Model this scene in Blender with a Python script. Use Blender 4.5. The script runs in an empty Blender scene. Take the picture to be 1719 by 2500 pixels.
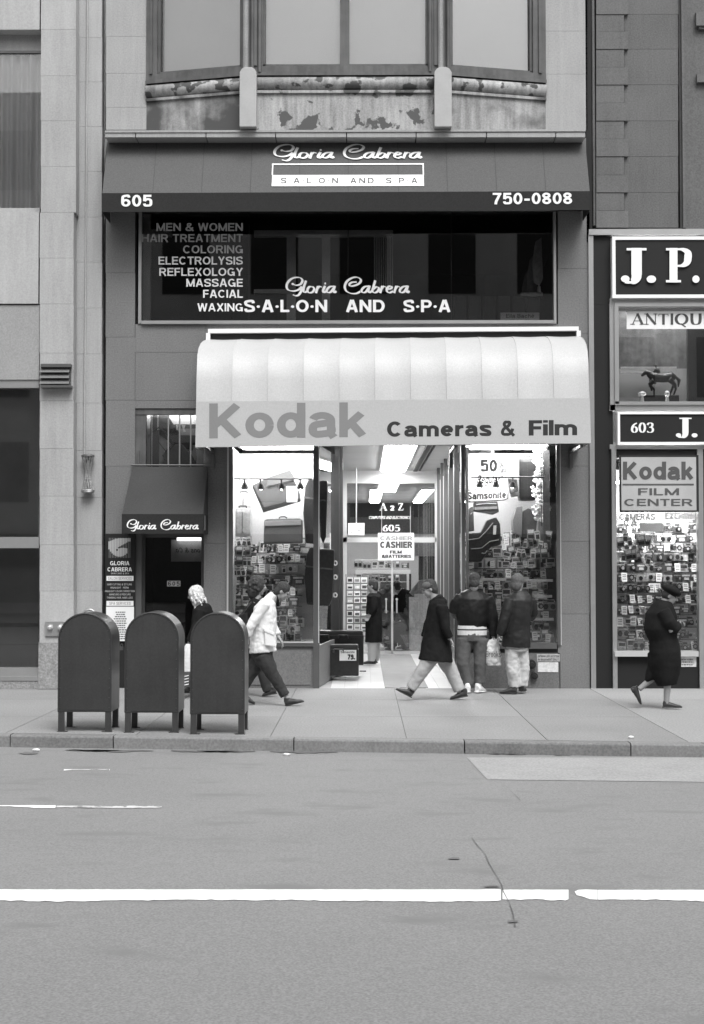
import bpy, bmesh, math, random
from mathutils import Vector, Matrix
random.seed(7)
R = math.radians
sc = bpy.context.scene
COL = sc.collection

# ------------------------------------------------------------------ camera, sky, sun, exposure
FPX, YH, XV = 3472.0, 1381.0, 887.0
PITCH = math.atan((YH - 1250) / FPX); YAW = math.atan((XV - 859.5) / FPX)
CAM = Vector((0, -21, 1.8))
cam_d = bpy.data.cameras.new('camera'); cam = bpy.data.objects.new('camera', cam_d); COL.objects.link(cam)
cam.location = CAM; cam.rotation_euler = (R(90) + PITCH, 0, YAW)
cam_d.sensor_fit = 'VERTICAL'; cam_d.sensor_height = 36; cam_d.sensor_width = 24.75; cam_d.lens = 50
cam_d.clip_end = 500; sc.camera = cam
CR = Matrix.Rotation(YAW, 3, 'Z') @ Matrix.Rotation(R(90) + PITCH, 3, 'X')

SUN_EL, SUN_AZ = R(56), R(163)          # azimuth from +Y, clockwise: high over the street behind the camera
w = bpy.data.worlds.new("World"); sc.world = w; w.use_nodes = True
nt = w.node_tree; nt.nodes.clear()
sky = nt.nodes.new('ShaderNodeTexSky'); sky.sky_type = 'NISHITA'; sky.sun_disc = False
sky.sun_elevation = SUN_EL; sky.sun_rotation = SUN_AZ; sky.dust_density = 4; sky.air_density = 1.5
bw = nt.nodes.new('ShaderNodeRGBToBW'); bg = nt.nodes.new('ShaderNodeBackground'); bg.inputs[1].default_value = 0.13
wo = nt.nodes.new('ShaderNodeOutputWorld')
nt.links.new(sky.outputs[0], bw.inputs[0]); nt.links.new(bw.outputs[0], bg.inputs[0]); nt.links.new(bg.outputs[0], wo.inputs[0])
sd = bpy.data.lights.new('sun', 'SUN'); sd.energy = 1.25; sd.angle = R(30); sd.color = (1, 1, 1)
sun = bpy.data.objects.new('sun', sd); COL.objects.link(sun)
sdir = Vector((math.sin(SUN_AZ) * math.cos(SUN_EL), math.cos(SUN_AZ) * math.cos(SUN_EL), math.sin(SUN_EL)))
sun.rotation_euler = sdir.to_track_quat('Z', 'Y').to_euler(); sun.location = (0, -15, 25)
sc.view_settings.view_transform = 'Standard'; sc.view_settings.look = 'None'
sc.view_settings.gamma = 1; sc.view_settings.exposure = 0.95
sc.cycles.max_bounces = 8; sc.cycles.transparent_max_bounces = 16
sc.cycles.use_denoising = True; sc.cycles.sample_clamp_indirect = 4

# ------------------------------------------------------------------ geometry helpers
def ray(px, py):
    return CR @ Vector(((px - 859.5) / FPX, (1250 - py) / FPX, -1))
def U(px, py, Y=0.0):
    d = ray(px, py); return CAM + d * ((Y + 21) / d.y)
def G(px, py, z=0.0):
    d = ray(px, py); return CAM + d * ((z - 1.8) / d.z)
class Fr:
    def __init__(s, o, u, v):
        s.o = Vector(o); s.u = Vector(u).normalized(); s.v = Vector(v).normalized(); s.n = s.u.cross(s.v).normalized()
    def pt(s, u, v, w=0): return s.o + s.u * u + s.v * v + s.n * w
    def uv(s, px, py, w=0):
        d = ray(px, py); t = (s.o + s.n * w - CAM).dot(s.n) / d.dot(s.n); q = CAM + d * t - s.o
        return q.dot(s.u), q.dot(s.v)
    def rect(s, x0, y0, x1, y1, w=0):
        a, b, c, d = s.uv(x0, y0, w), s.uv(x1, y0, w), s.uv(x0, y1, w), s.uv(x1, y1, w)
        return (a[0] + c[0]) / 2, (b[0] + d[0]) / 2, (c[1] + d[1]) / 2, (a[1] + b[1]) / 2
def F(Y=0.0): return Fr((0, Y, 0), (1, 0, 0), (0, 0, 1))

class MB:
    def __init__(s): s.v = []; s.f = []; s.m = []; s.cur = 0; s.smooth = False; s.sm = []
    def add(s, vs, fs):
        b = len(s.v); s.v += [Vector(p) for p in vs]
        for f in fs: s.f.append([b + i for i in f]); s.m.append(s.cur); s.sm.append(s.smooth)
        return s
    def hexa(s, p):
        return s.add(p, [(0,1,2,3),(4,7,6,5),(0,4,5,1),(1,5,6,2),(2,6,7,3),(3,7,4,0)])
    def box(s, x0, x1, y0, y1, z0, z1):
        return s.hexa([(x0,y0,z0),(x1,y0,z0),(x1,y1,z0),(x0,y1,z0),(x0,y0,z1),(x1,y0,z1),(x1,y1,z1),(x0,y1,z1)])
    def fb(s, F_, u0, u1, v0, v1, w0, w1):
        P = F_.pt
        return s.hexa([P(u0,v0,w1),P(u1,v0,w1),P(u1,v0,w0),P(u0,v0,w0),P(u0,v1,w1),P(u1,v1,w1),P(u1,v1,w0),P(u0,v1,w0)])
    def pb(s, F_, x0, y0, x1, y1, w0, w1):                      # front face at w1, measured in photo pixels
        u0, u1, v0, v1 = F_.rect(x0, y0, x1, y1, w1); return s.fb(F_, u0, u1, v0, v1, w0, w1)
    def poly(s, F_, pts, w0, w1):                               # photo-pixel outline with thickness
        a = [F_.pt(*F_.uv(x, y, w1), w1) for x, y in pts]; b = [p - F_.n * (w1 - w0) for p in a]; n = len(a)
        return s.add(a + b, [tuple(range(n)), tuple(range(2*n-1, n-1, -1))] + [(i, (i+1) % n + 0, (i+1) % n + n, i + n) for i in range(n)])
    def cyl(s, p0, p1, r0, r1=None, n=14, cap=True):
        r1 = r0 if r1 is None else r1; p0 = Vector(p0); p1 = Vector(p1); d = (p1 - p0).normalized()
        a = d.orthogonal().normalized(); b = d.cross(a)
        vs = [p0 + (a*math.cos(t)+b*math.sin(t))*r0 for t in [2*math.pi*i/n for i in range(n)]]
        vs += [p1 + (a*math.cos(t)+b*math.sin(t))*r1 for t in [2*math.pi*i/n for i in range(n)]]
        o = s.smooth; s.smooth = True
        s.add(vs, [(i, (i+1) % n, (i+1) % n + n, i + n) for i in range(n)]); s.smooth = o
        if cap:
            s.add(vs[:n], [tuple(range(n-1, -1, -1))]); s.add(vs[n:], [tuple(range(n))])
        return s
    def tube(s, pts, r, n=8):
        for i in range(len(pts)-1): s.cyl(pts[i], pts[i+1], r, r, n)
        return s
    def loft(s, pts, rx, ry, side, n=18):
        pts = [Vector(p) for p in pts]; side = Vector(side); vs = []; k = len(pts)
        for i, p in enumerate(pts):
            t = (pts[min(i+1, k-1)] - pts[max(i-1, 0)]).normalized()
            a = (side - t * side.dot(t)).normalized(); b = t.cross(a)
            x = rx[i] if hasattr(rx, '__len__') else rx; y = ry[i] if hasattr(ry, '__len__') else ry
            vs += [p + a*math.cos(2*math.pi*j/n)*x + b*math.sin(2*math.pi*j/n)*y for j in range(n)]
        fs = [(i*n+j, i*n+(j+1) % n, (i+1)*n+(j+1) % n, (i+1)*n+j) for i in range(k-1) for j in range(n)]
        fs += [tuple(range(n-1, -1, -1)), tuple(range((k-1)*n, k*n))]
        return s.add(vs, fs)
    def ell(s, c, rx, ry, rz, a=(1,0,0), b=(0,1,0), n=16, m=10):
        c = Vector(c); a = Vector(a).normalized(); b = Vector(b).normalized(); d = a.cross(b)
        vs = [c - d*rz]
        for i in range(1, m):
            t = math.pi*i/m; z = -math.cos(t); q = math.sin(t)
            vs += [c + a*rx*q*math.cos(2*math.pi*j/n) + b*ry*q*math.sin(2*math.pi*j/n) + d*rz*z for j in range(n)]
        vs.append(c + d*rz)
        fs = [(0, 1+(j+1) % n, 1+j) for j in range(n)]
        for i in range(m-2): fs += [(1+i*n+j, 1+i*n+(j+1) % n, 1+(i+1)*n+(j+1) % n, 1+(i+1)*n+j) for j in range(n)]
        L = len(vs)-1; fs += [(L, 1+(m-2)*n+j, 1+(m-2)*n+(j+1) % n) for j in range(n)]
        o = s.smooth; s.smooth = True; s.add(vs, fs); s.smooth = o; return s
    def mesh(s, name, off=Vector((0,0,0)), bevel=0, recalc=True, merge=False):
        me = bpy.data.meshes.new(name); me.from_pydata([p - off for p in s.v], [], s.f)
        for i, p in enumerate(me.polygons): p.material_index = s.m[i]; p.use_smooth = s.sm[i]
        bm = bmesh.new(); bm.from_mesh(me)
        if merge: bmesh.ops.remove_doubles(bm, verts=bm.verts, dist=1e-5)
        if recalc: bmesh.ops.recalc_face_normals(bm, faces=bm.faces)
        if bevel:
            es = [e for e in bm.edges if len(e.link_faces) == 2 and e.calc_face_angle(0) > 0.6]
            bmesh.ops.bevel(bm, geom=es, offset=bevel, segments=2, affect='EDGES', profile=.7)
        bm.to_mesh(me); bm.free(); return me

def wloc(o):
    v = Vector((0,0,0))
    while o is not None: v = v + o.location; o = o.parent
    return v
def link(name, me, mats, parent=None, label=None, loc=None):
    o = bpy.data.objects.new(name, me); COL.objects.link(o); o.parent = parent
    if loc is not None: o.location = loc
    for m in (mats if isinstance(mats, (list, tuple)) else [mats]): me.materials.append(m)
    if label: o['label'] = label
    return o
def build(name, mb, mats, parent=None, bevel=0, label=None, loc=None, merge=False):
    """mesh given in world coordinates; origin goes to the parent's place (or loc)"""
    off = wloc(parent) if parent else (Vector(loc) if loc is not None else Vector((0,0,0)))
    return link(name, mb.mesh(name, off, bevel, merge=merge), mats, parent, label, loc if not parent else None)
def tag(o, label, cat, group=None):
    o['label'] = label; o['category'] = cat

    if group: o['group'] = group
    return o
def thing(name, label, cat, loc=(0,0,0), group=None):
    o = bpy.data.objects.new(name, None); COL.objects.link(o); o.location = loc; o.empty_display_size = .1
    return tag(o, label, cat, group)
def kind(o, k): o['kind'] = k; return o
def dup(root, loc, rotz=None, label=None, group=None):
    r = root.copy(); COL.objects.link(r); r.location = loc
    if rotz is not None: r.rotation_euler = (0, 0, rotz)
    if label: r['label'] = label
    if group: r['group'] = group
    for ch in list(root.children):
        c = ch.copy(); COL.objects.link(c); c.parent = r
        for g in list(ch.children):
            d = g.copy(); COL.objects.link(d); d.parent = c
    return r

# ------------------------------------------------------------------ materials (all neutral grey: a black and white photograph)
def M(name, g, rough=.75, var=.12, scale=2.5, fine=.05, fscale=60, bump=0.0, metal=0, island=0, streak=0, spec=.4, stain=None, two=False, coat=0):
    m = bpy.data.materials.new(name); m.use_nodes = True; N = m.node_tree.nodes; L = m.node_tree.links; N.clear()
    out = N.new('ShaderNodeOutputMaterial'); b = N.new('ShaderNodeBsdfPrincipled'); L.new(b.outputs[0], out.inputs[0])
    b.inputs['Roughness'].default_value = rough; b.inputs['Metallic'].default_value = metal
    b.inputs['Specular IOR Level'].default_value = spec
    if coat: b.inputs['Coat Weight'].default_value = coat; b.inputs['Coat Roughness'].default_value = .15
    geo = N.new('ShaderNodeNewGeometry'); pos = geo.outputs['Position']
    def math_(op, a, c):
        n = N.new('ShaderNodeMath'); n.operation = op
        for i, q in enumerate((a, c)):
            if isinstance(q, (int, float)): n.inputs[i].default_value = q
            else: L.new(q, n.inputs[i])
        return n.outputs[0]
    def noise(sc_, stretch=None, det=5):
        n = N.new('ShaderNodeTexNoise'); n.inputs['Scale'].default_value = sc_; n.inputs['Detail'].default_value = det
        if stretch:
            mp = N.new('ShaderNodeMapping'); mp.inputs['Scale'].default_value = stretch; L.new(pos, mp.inputs[0]); L.new(mp.outputs[0], n.inputs[0])
        else: L.new(pos, n.inputs[0])
        return n.outputs['Fac']
    val = 1.0
    def acc(fac, amt):
        nonlocal val
        t = math_('MULTIPLY', math_('SUBTRACT', fac, .5), 2 * amt); val = math_('ADD', val, t)
    if var: acc(noise(scale), var * 1.8)
    if fine: acc(noise(fscale, det=3), fine * 2)
    if streak: acc(noise(5, (3, 3, .25)), streak * 1.8)
    if island: acc(geo.outputs['Random Per Island'], island)
    col = math_('MULTIPLY', val, g)
    if stain:                                  # (grey, threshold, scale): patches with an edge of their own
        sg, th, ss = stain[:3]; rr = N.new('ShaderNodeMapRange'); rr.inputs['From Min'].default_value = th; rr.inputs['From Max'].default_value = th + (stain[3] if len(stain) > 3 else .02)
        L.new(noise(ss, stain[4] if len(stain) > 4 else None), rr.inputs[0])
        mx = N.new('ShaderNodeMix'); mx.data_type = 'FLOAT'; L.new(rr.outputs[0], mx.inputs[0]); L.new(col, mx.inputs[2]); mx.inputs[3].default_value = sg
        col = mx.outputs[0]
    if isinstance(col, float): b.inputs['Base Color'].default_value = (col, col, col, 1)
    else: L.new(col, b.inputs['Base Color'])
    if bump:
        bn = N.new('ShaderNodeBump'); bn.inputs['Strength'].default_value = .6; bn.inputs['Distance'].default_value = bump
        L.new(noise(fscale * .5, det=6), bn.inputs['Height']); L.new(bn.outputs[0], b.inputs['Normal'])
    return m
def glass(name, tint=.9, refl=1.0, rough=.01, dirt=0):
    m = bpy.data.materials.new(name); m.use_nodes = True; N = m.node_tree.nodes; L = m.node_tree.links; N.clear()
    out = N.new('ShaderNodeOutputMaterial'); mix = N.new('ShaderNodeMixShader'); tr = N.new('ShaderNodeBsdfTransparent'); gl = N.new('ShaderNodeBsdfGlossy')
    tr.inputs[0].default_value = (tint,)*3 + (1,); gl.inputs['Roughness'].default_value = rough; gl.inputs[0].default_value = (refl,)*3 + (1,)
    fr = N.new('ShaderNodeFresnel'); fr.inputs[0].default_value = 1.5
    ml = N.new('ShaderNodeMath'); ml.operation = 'MULTIPLY'; ml.inputs[1].default_value = 1.9; L.new(fr.outputs[0], ml.inputs[0]); ml.use_clamp = True
    L.new(ml.outputs[0], mix.inputs[0]); L.new(tr.outputs[0], mix.inputs[1]); L.new(gl.outputs[0], mix.inputs[2])
    L.new(mix.outputs[0], out.inputs[0]); return m
def emit(name, s):
    m = bpy.data.materials.new(name); m.use_nodes = True; N = m.node_tree.nodes; L = m.node_tree.links; N.clear()
    out = N.new('ShaderNodeOutputMaterial'); e = N.new('ShaderNodeEmission'); e.inputs[0].default_value = (1,1,1,1); e.inputs[1].default_value = s
    L.new(e.outputs[0], out.inputs[0]); return m

m_road = M('asphalt', 0.205, .9, .05, .7, 0.26, 80, bump=.003, stain=(.172, .57, 3.2, .16, (.5, 1, 1)))
m_walk = M('concrete_slab', .230, .85, .10, .9, .28, 45, bump=.002, island=.05, stain=(.15, .72, 7, .03))
m_walk2 = M('concrete_pale', 0.27, .85, .05, 1.3, 0.26, 45, bump=.002, island=.04)
m_kerb = M('kerb_granite', .18, .8, .10, 4, 0.25, 40, bump=.004, island=.12)
m_patch = M('concrete_patch', 0.285, .85, .08, 2, 0.22, 45, bump=.002)
m_line = M('road_paint', .80, .6, .05, 4, .04, 60)
m_worn = M('road_paint_worn', .55, .7, .2, 6, .1, 60, stain=(.22, .52, 9, .05))
m_tar = M('tar_crack', .09, .7, .2, 6, .1, 40)
m_lime = M('limestone', 0.345, .8, .08, 1.2, 0.12, 45, bump=.002, island=.05, streak=.09)
m_stoneup = M('white_stone', 0.31, .75, .07, 1.5, 0.13, 45, bump=.002, streak=.08)
m_granite = M('granite_cladding', 0.155, .55, .12, 1.1, 0.24, 50, island=.04, streak=.03)
m_base = M('granite_base', 0.25, .85, .15, 9, 0.35, 40, bump=.006)
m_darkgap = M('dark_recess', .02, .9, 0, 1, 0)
m_brown = M('brownstone', 0.125, .85, .12, 1.8, 0.18, 45, bump=.003, island=.10, streak=.08)
m_wood = M('old_window_wood', .085, .6, .35, 3, .08, 40, bump=.002, streak=.25)
m_paint = M('weathered_paint', .30, .6, .30, 1.1, .20, 45, streak=.40, stain=(.07, .56, 4.2, .03))
m_paint2 = M('stained_paint', .27, .6, .30, 1.1, .20, 45, streak=.40, stain=(.065, .44, 1.5, .14))
m_paintl = M('bracket_paint', .36, .6, .08, 4, .04, 50, stain=(.12, .70, 9, .02))
m_blind = M('roller_blind', .78, .8, .04, 1, .02, 40)
m_salon = M('awning_canvas_grey', 0.082, .85, .05, 1.2, 0.22, 60)
m_valance = M('awning_canvas_dark', 0.018, .9, .05, 2, 0.25, 60)
m_white = M('white_paint', .74, .6, .04, 2, .03, 60)
m_canvasw = M('awning_vinyl_white', 0.44, .5, .05, 1.0, 0.1, 60, island=.03)
m_canvasg = M('awning_vinyl_stripe', .40, .5, .04, 1.0, 0.08, 60)
m_kodak = M('lettering_mid_grey', .19, .6, .04, 2, .03)
m_black = M('black_paint', .018, .5, .1, 4, 0)
m_blackm = M('black_matte', .014, .85, .2, 4, 0)
m_letw = M('lettering_white', .78, .6, .03, 3, 0)
m_letg = M('lettering_pale', .42, .6, .05, 5, 0)
m_letd = M('lettering_dark', .06, .6, .05, 5, 0)
m_alu = M('aluminium', .42, .38, .10, 3, .04, 60, metal=.7)
m_alud = M('bronze_aluminium', .13, .4, .10, 3, .04, 60, metal=.5)
m_alul = M('bright_metal', .62, .35, .08, 3, .03, 60, metal=.5)
m_mail = M('mailbox_paint', 0.042, .30, .14, 2.2, 0.12, 60, spec=.5, streak=.05)
m_glass = glass('window_glass', .88)
m_glassb = glass('bay_glass', .98)
m_glassd = glass('dark_window_glass', .70)
m_room = M('room_wall', .48, .9, .05, 1, 0)
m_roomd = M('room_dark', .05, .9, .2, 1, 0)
m_ceil = M('ceiling_panel', .45, .8, .08, 1.5, .03, 40)
m_tile = M('floor_tile', .5, .4, .04, 2, .03, 60, island=.06)
m_mat = M('entrance_mat', .24, .95, .08, 3, .15, 150)
m_board = M('sign_board_dark', .018, .6, .05, 3, 0, spec=.2)
m_curt = M('net_curtain', .6, .9, .08, 2, .05, 60)
m_lum = emit('fluorescent_light', 18)
m_lum2 = emit('display_light', 24)
m_bulb = emit('spot_bulb', 110)
GRAYS = [M('goods_%s' % n, g, r, .25, 25, .15, 200, island=.3) for n, g, r in
         (('black', .025, .4), ('charcoal', .08, .5), ('grey', .24, .5), ('silver', .48, .35), ('pale', .66, .6), ('white', .8, .6))]
m_skin = M('skin', .27, .55, .06, 12, .03)
m_hairb = M('dark_hair', .035, .8, .4, 30, .3, 150, bump=.004)
m_hairm = M('brown_hair', 0.04, .8, .35, 30, .3, 150, bump=.004)
m_hairl = M('blonde_hair', .55, .7, .55, 45, .35, 150, bump=.004)
m_hairg = M('grey_hair', 0.085, .8, .3, 30, .3, 150, bump=.004)
m_cblack = M('black_wool', .014, .95, .3, 6, .2, 120, spec=.1)
m_leather = M('black_leather', .010, .5, .2, 6, .1, 60, spec=.22)
m_leather2 = M('worn_leather', .014, .5, .2, 6, .1, 60, spec=.28)
m_jacketw = M('pale_jacket', .72, .8, .06, 5, .04, 80)
m_trous = M('dark_trousers', .032, .85, .2, 6, .1, 80)
m_jean = M('blue_denim', .085, .9, .16, 8, .15, 90)
m_jeanl = M('pale_denim', .36, .9, .12, 8, .08, 90)
m_khaki = M('pale_trousers', .46, .9, .07, 8, .05, 90)
m_shoe = M('dark_shoe', .03, .45, .2, 20, 0)
m_shoew = M('white_sneaker', .7, .6, .15, 30, 0)
m_knit = M('knit_band', .62, .9, .1, 30, .1, 200)
m_bag = M('plastic_bag', .62, .4, .1, 10, .03)

# ------------------------------------------------------------------ lettering
def E(cx, cy, rx, ry, a0=0, a1=360, n=16): return [(cx + rx*math.cos(R(a0+(a1-a0)*i/n)), cy + ry*math.sin(R(a0+(a1-a0)*i/n))) for i in range(n+1)]
def sans(ch, h):
    """one letter of an even stroked grotesque as (width, centre lines); cap height 1, x height .73, half stroke h"""
    T = 1 - h; X = .73; XT = X - h; S = lambda *p: (0, list(p), h); C = lambda p: (2, p, h)
    def O(w_, y0, y1, a0=0, a1=360): return C(E(w_/2, (y0+y1)/2, w_/2-h, (y1-y0)/2-h, a0, a1, 28))
    def bowl(x0, w_, y0, y1): r = (y1-y0)/2; return C([(x0, y1)] + E(w_-h-r*.9, (y0+y1)/2, r*.9, r, 90, -90, 14) + [(x0, y0)])
    def ess(w_, H): k = H/2; return C(crom2([(w_-h-.01, H*.72), (w_*.78, H-h*1.15), (w_/2, H-h), (h*1.25, H*.84), (h, H*.72), (h*1.6, H*.59), (w_/2, k), (w_-h*1.5, H*.41), (w_-h, H*.28), (w_-h*1.25, H*.15), (w_/2, h), (w_*.2, h*1.2), (h, H*.29)]))
    def n_(x0, x1, H0): r = (x1-x0)/2; return [S((x0, 0), (x0, H0)), C([(x0, XT-r*1.1)] + E(x0+r, XT-r*.95, r, r*.95, 180, 0, 14) + [(x1, 0)])]
    g = {'A': (.76, [S((h,0),(.38-h*.25,1)), S((.76-h,0),(.38+h*.25,1)), S((.17,.30),(.59,.30))]),
     'B': (.70, [S((h,0),(h,1)), bowl(h,.66,.52,T), bowl(h,.70,h,.52)]), 'C': (.76, [O(.76,0,1,42,318)]), 'D': (.74, [S((h,0),(h,1)), C([(h,T),(.35,T)]+E(.37,.5,.37-h,.5-h,90,-90,18)+[(h,h)])]),
     'E': (.62, [S((h,0),(h,1)), S((h,T),(.62,T)), S((h,.52),(.58,.52)), S((h,h),(.62,h))]), 'F': (.58, [S((h,0),(h,1)), S((h,T),(.58,T)), S((h,.5),(.54,.5))]),
     'G': (.78, [O(.76,0,1,42,340), S((.44,.44),(.76,.44)), S((.76-h,.46),(.76-h,0))]), 'H': (.72, [S((h,0),(h,1)), S((.72-h,0),(.72-h,1)), S((h,.52),(.72-h,.52))]),
     'I': (2*h, [S((h,0),(h,1))]), 'K': (.74, [S((h,0),(h,1)), S((h,.34),(.72-h,1-h*.55)), S((.28,.52),(.74-h,h*.5))]), 'L': (.56, [S((h,0),(h,1)), S((h,h),(.56,h))]),
     'M': (.86, [S((h,0),(h,1)), S((.86-h,0),(.86-h,1)), S((h,1-h*.6),(.43,h*.6)), S((.86-h,1-h*.6),(.43,h*.6))]), 'N': (.74, [S((h,0),(h,1)), S((.74-h,0),(.74-h,1)), S((h,1-h*.5),(.74-h,h*.5))]),
     'O': (.80, [O(.80,0,1)]), 'P': (.68, [S((h,0),(h,1)), bowl(h,.68,.44,T)]), 'R': (.72, [S((h,0),(h,1)), bowl(h,.69,.48,T), S((.40,.46),(.70-h*.6,0))]), 'S': (.68, [ess(.68,1)]),
     'T': (.64, [S((.32,0),(.32,1)), S((0,T),(.64,T))]), 'U': (.72, [C([(h,1),(h,.4)]+E(.36,.36,.36-h,.36-h,180,360,14)+[(.72-h,1)])]), 'V': (.72, [S((h*.8,1),(.36,h*.5)), S((.72-h*.8,1),(.36,h*.5))]),
     'W': (1.0, [S((h*.8,1),(.27,0)), S((.5,1),(.27,0)), S((.5,1),(.73,0)), S((1-h*.8,1),(.73,0))]), 'X': (.72, [S((h,0),(.72-h,1)), S((h,1),(.72-h,0))]), 'Y': (.70, [S((h,1),(.35,.44)), S((.70-h,1),(.35,.44)), S((.35,.48),(.35,0))]), 'Z': (.64, [S((0,T),(.64,T)), S((h,h),(.64-h,T)), S((0,h),(.64,h))]),
     'a': (.62, [C(E(.30,XT-.15,.30-h,.15,165,0,12)+[(.60-h,.1),(.62-h*.5,0)]), C(crom2([(.60-h,.43),(.33,.40),(.13,.35),(h,.20),(h+.05,h*1.15),(.26,h),(.50,.15),(.60-h,.30)]))]),
     'c': (.60, [O(.60,0,X,42,318)]), 'd': (.64, [O(.62,0,X), S((.64-h,0),(.64-h,1))]), 'e': (.62, [O(.62,0,X,0,318), S((h,X/2),(.62-h*.4,X/2))]), 'k': (.62, [S((h,0),(h,1)), S((h,.24),(.59-h,X-h*.5)), S((.26,.42),(.62-h,h*.45))]),
     'i': (2*h, [S((h,0),(h,X)), S((h,1-h*1.6),(h,1))]), 'l': (2*h, [S((h,0),(h,1))]), 'm': (.98, n_(h,.49,X) + [n_(.49,.98-h,X)[1]]), 'n': (.60, n_(h,.60-h,X)), 'h': (.60, [S((h,0),(h,1)), n_(h,.60-h,X)[1]]), 'r': (.40, [S((h,0),(h,X)), C([(h,XT-.25)]+E(.36,XT-.22,.36-h,.22,180,85,8)+[(.41,XT)])]),
     's': (.58, [ess(.58,X)]), 'o': (.64, [O(.64,0,X)]), 't': (.36, [C([(.15,.95),(.15,.2),(.2,h),(.36,h)]), S((0,XT),(.34,XT))]), 'u': (.60, [C([(h,X),(h,.28)]+E(.3,.28,.3-h,.28-h,180,360,10)), S((.60-h,0),(.60-h,X))]), 'g': (.62, [O(.62,0,X), C([(.62-h,X),(.62-h,-.08),(.5,-.22),(.28,-.24),(.1,-.14)])]),
     'é': (.62, [O(.62,0,X,0,318), S((h,X/2),(.62-h*.4,X/2)), S((.26,.82),(.40,.97))]), '-': (.42, [S((.03,.40),(.39,.40))]), '·': (.22, [('dot', [(.11,.45)], h*1.1)]), '.': (2*h, [S((h,0),(h,2*h))]), ',': (2*h, [S((h,2*h),(h*.5,-.12))]),
     '&': (.80, [C(crom2([(.78,0),(.50,.34),(.28,.60),(.20,.76),(.26,.90),(.38,T),(.50,.90),(.52,.78),(.40,.62),(.18,.46),(h,.27),(.14,.12),(.32,h),(.52,.12),(.66,.34),(.70,.48)]))]), '%': (.9, [C(E(.22,.76,.15,.18)), C(E(.68,.24,.15,.18)), S((.2,0),(.7,1))]),
     '0': (.60, [O(.60,0,1)]), '5': (.60, [S((.12,T),(.55,T)), S((.13,1),(.10,.46)), C(crom2([(.10,.47),(.24,.61),(.40,.62),(.60-h,.50),(.60-h,.20),(.44,h*1.2),(.28,h),(.14,.11),(h,.26)]))]),
     '6': (.60, [O(.60,0,.64), C(crom2([(h,.32),(h,.58),(.12,.84),(.30,T),(.46,.92),(.60-h,.76)]))]), '7': (.58, [S((0,T),(.58,T)), C(crom2([(.56-h,T),(.36,.58),(.24,.28),(.20,0)]))]), '8': (.60, [O(.56,.50,1), O(.60,0,.56)]), '9': (.60, [O(.60,.36,1), C(crom2([(.60-h,.68),(.60-h,.42),(.48,.16),(.30,h),(.14,.08),(h,.24)]))]), ' ': (.26, [])}
    return g[ch]
def crom2(p): return [(v.x, v.y) for v in crom(p, 4)]
def letters(text, F_, x0, x1, yb, yc, w, mat, parent, off=.012, slope=0.0, shear=0.0, mirror=False, spacing=1.0, name='lettering', label=None, thick=0):
    """text fitted between photo x0..x1, baseline yb, cap line yc, on the plane F_ at height w"""
    h = .062 + off * .95; vs = []; fs = []; x = 0
    for ch in text:
        wd, paths = sans(ch, h); a, b_ = stroke_geo(paths, Vector((0,0,0)), 0); k = len(vs)
        vs += [Vector((v.x + x, v.y, v.z)) for v in a]; fs += [tuple(k + i for i in f) for f in b_]; x += wd + (.15 if h < .08 else .10 if h < .105 else .05) + (spacing-1)*.5
    m0 = min(v.x + shear*v.y for v in vs); m1 = max(v.x + shear*v.y for v in vs); mb = MB(); out = []
    for v in vs:
        t = (v.x + shear*v.y - m0) / (m1 - m0); t = 1 - t if mirror else t; ww = w + v.z * .0003
        out.append(F_.pt(*F_.uv(x0 + t*(x1-x0), yb - v.y*(yb-yc) + slope*t, ww), ww))
    mb.add(out, fs); return build(name, mb, mat, parent, label=label)
def crom(pts, n=6):
    P = [Vector((p[0], p[1], 0)) for p in pts]
    if len(P) < 3: return P
    out = []
    for i in range(len(P) - 1):
        p0 = P[max(i-1, 0)]; p1 = P[i]; p2 = P[i+1]; p3 = P[min(i+2, len(P)-1)]
        for k in range(n):
            t = k / n
            out.append(.5 * ((2*p1) + (p2-p0)*t + (2*p0-5*p1+4*p2-p3)*t*t + (3*p1-p0-3*p2+p3)*t**3))
    return out + [P[-1]]
def stroke_geo(paths, nib, thin):
    """paths in a flat y-up unit; returns verts (x, y, layer) and faces"""
    vs = []; fs = []; lay = 0
    for smooth, pts, wd in paths:
        lay += 1
        if smooth == 'dot':
            c = pts[0]; b = len(vs)
            vs += [Vector((c[0] + wd*math.cos(t), c[1] + wd*math.sin(t), lay)) for t in [2*math.pi*i/16 for i in range(16)]]
            fs.append(tuple(range(b, b+16))); continue
        P = crom(pts) if smooth == 1 else [Vector((p[0], p[1], 0)) for p in pts]
        P = [q for i, q in enumerate(P) if i == 0 or (q - P[i-1]).length > 1e-5]
        b = len(vs)
        for i, p in enumerate(P):
            t = (P[min(i+1, len(P)-1)] - P[max(i-1, 0)]).normalized(); nrm = Vector((-t.y, t.x, 0))
            hw = wd if wd else abs(nrm.dot(nib)) + thin
            e = t * (thin if i == len(P)-1 else (-thin if i == 0 else 0))
            vs += [p + e + nrm*hw + Vector((0,0,lay + i*.02)), p + e - nrm*hw + Vector((0,0,lay + i*.02))]
        for i in range(len(P) - 1): fs.append((b+2*i, b+2*i+1, b+2*i+3, b+2*i+2))
    return vs, fs
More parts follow.
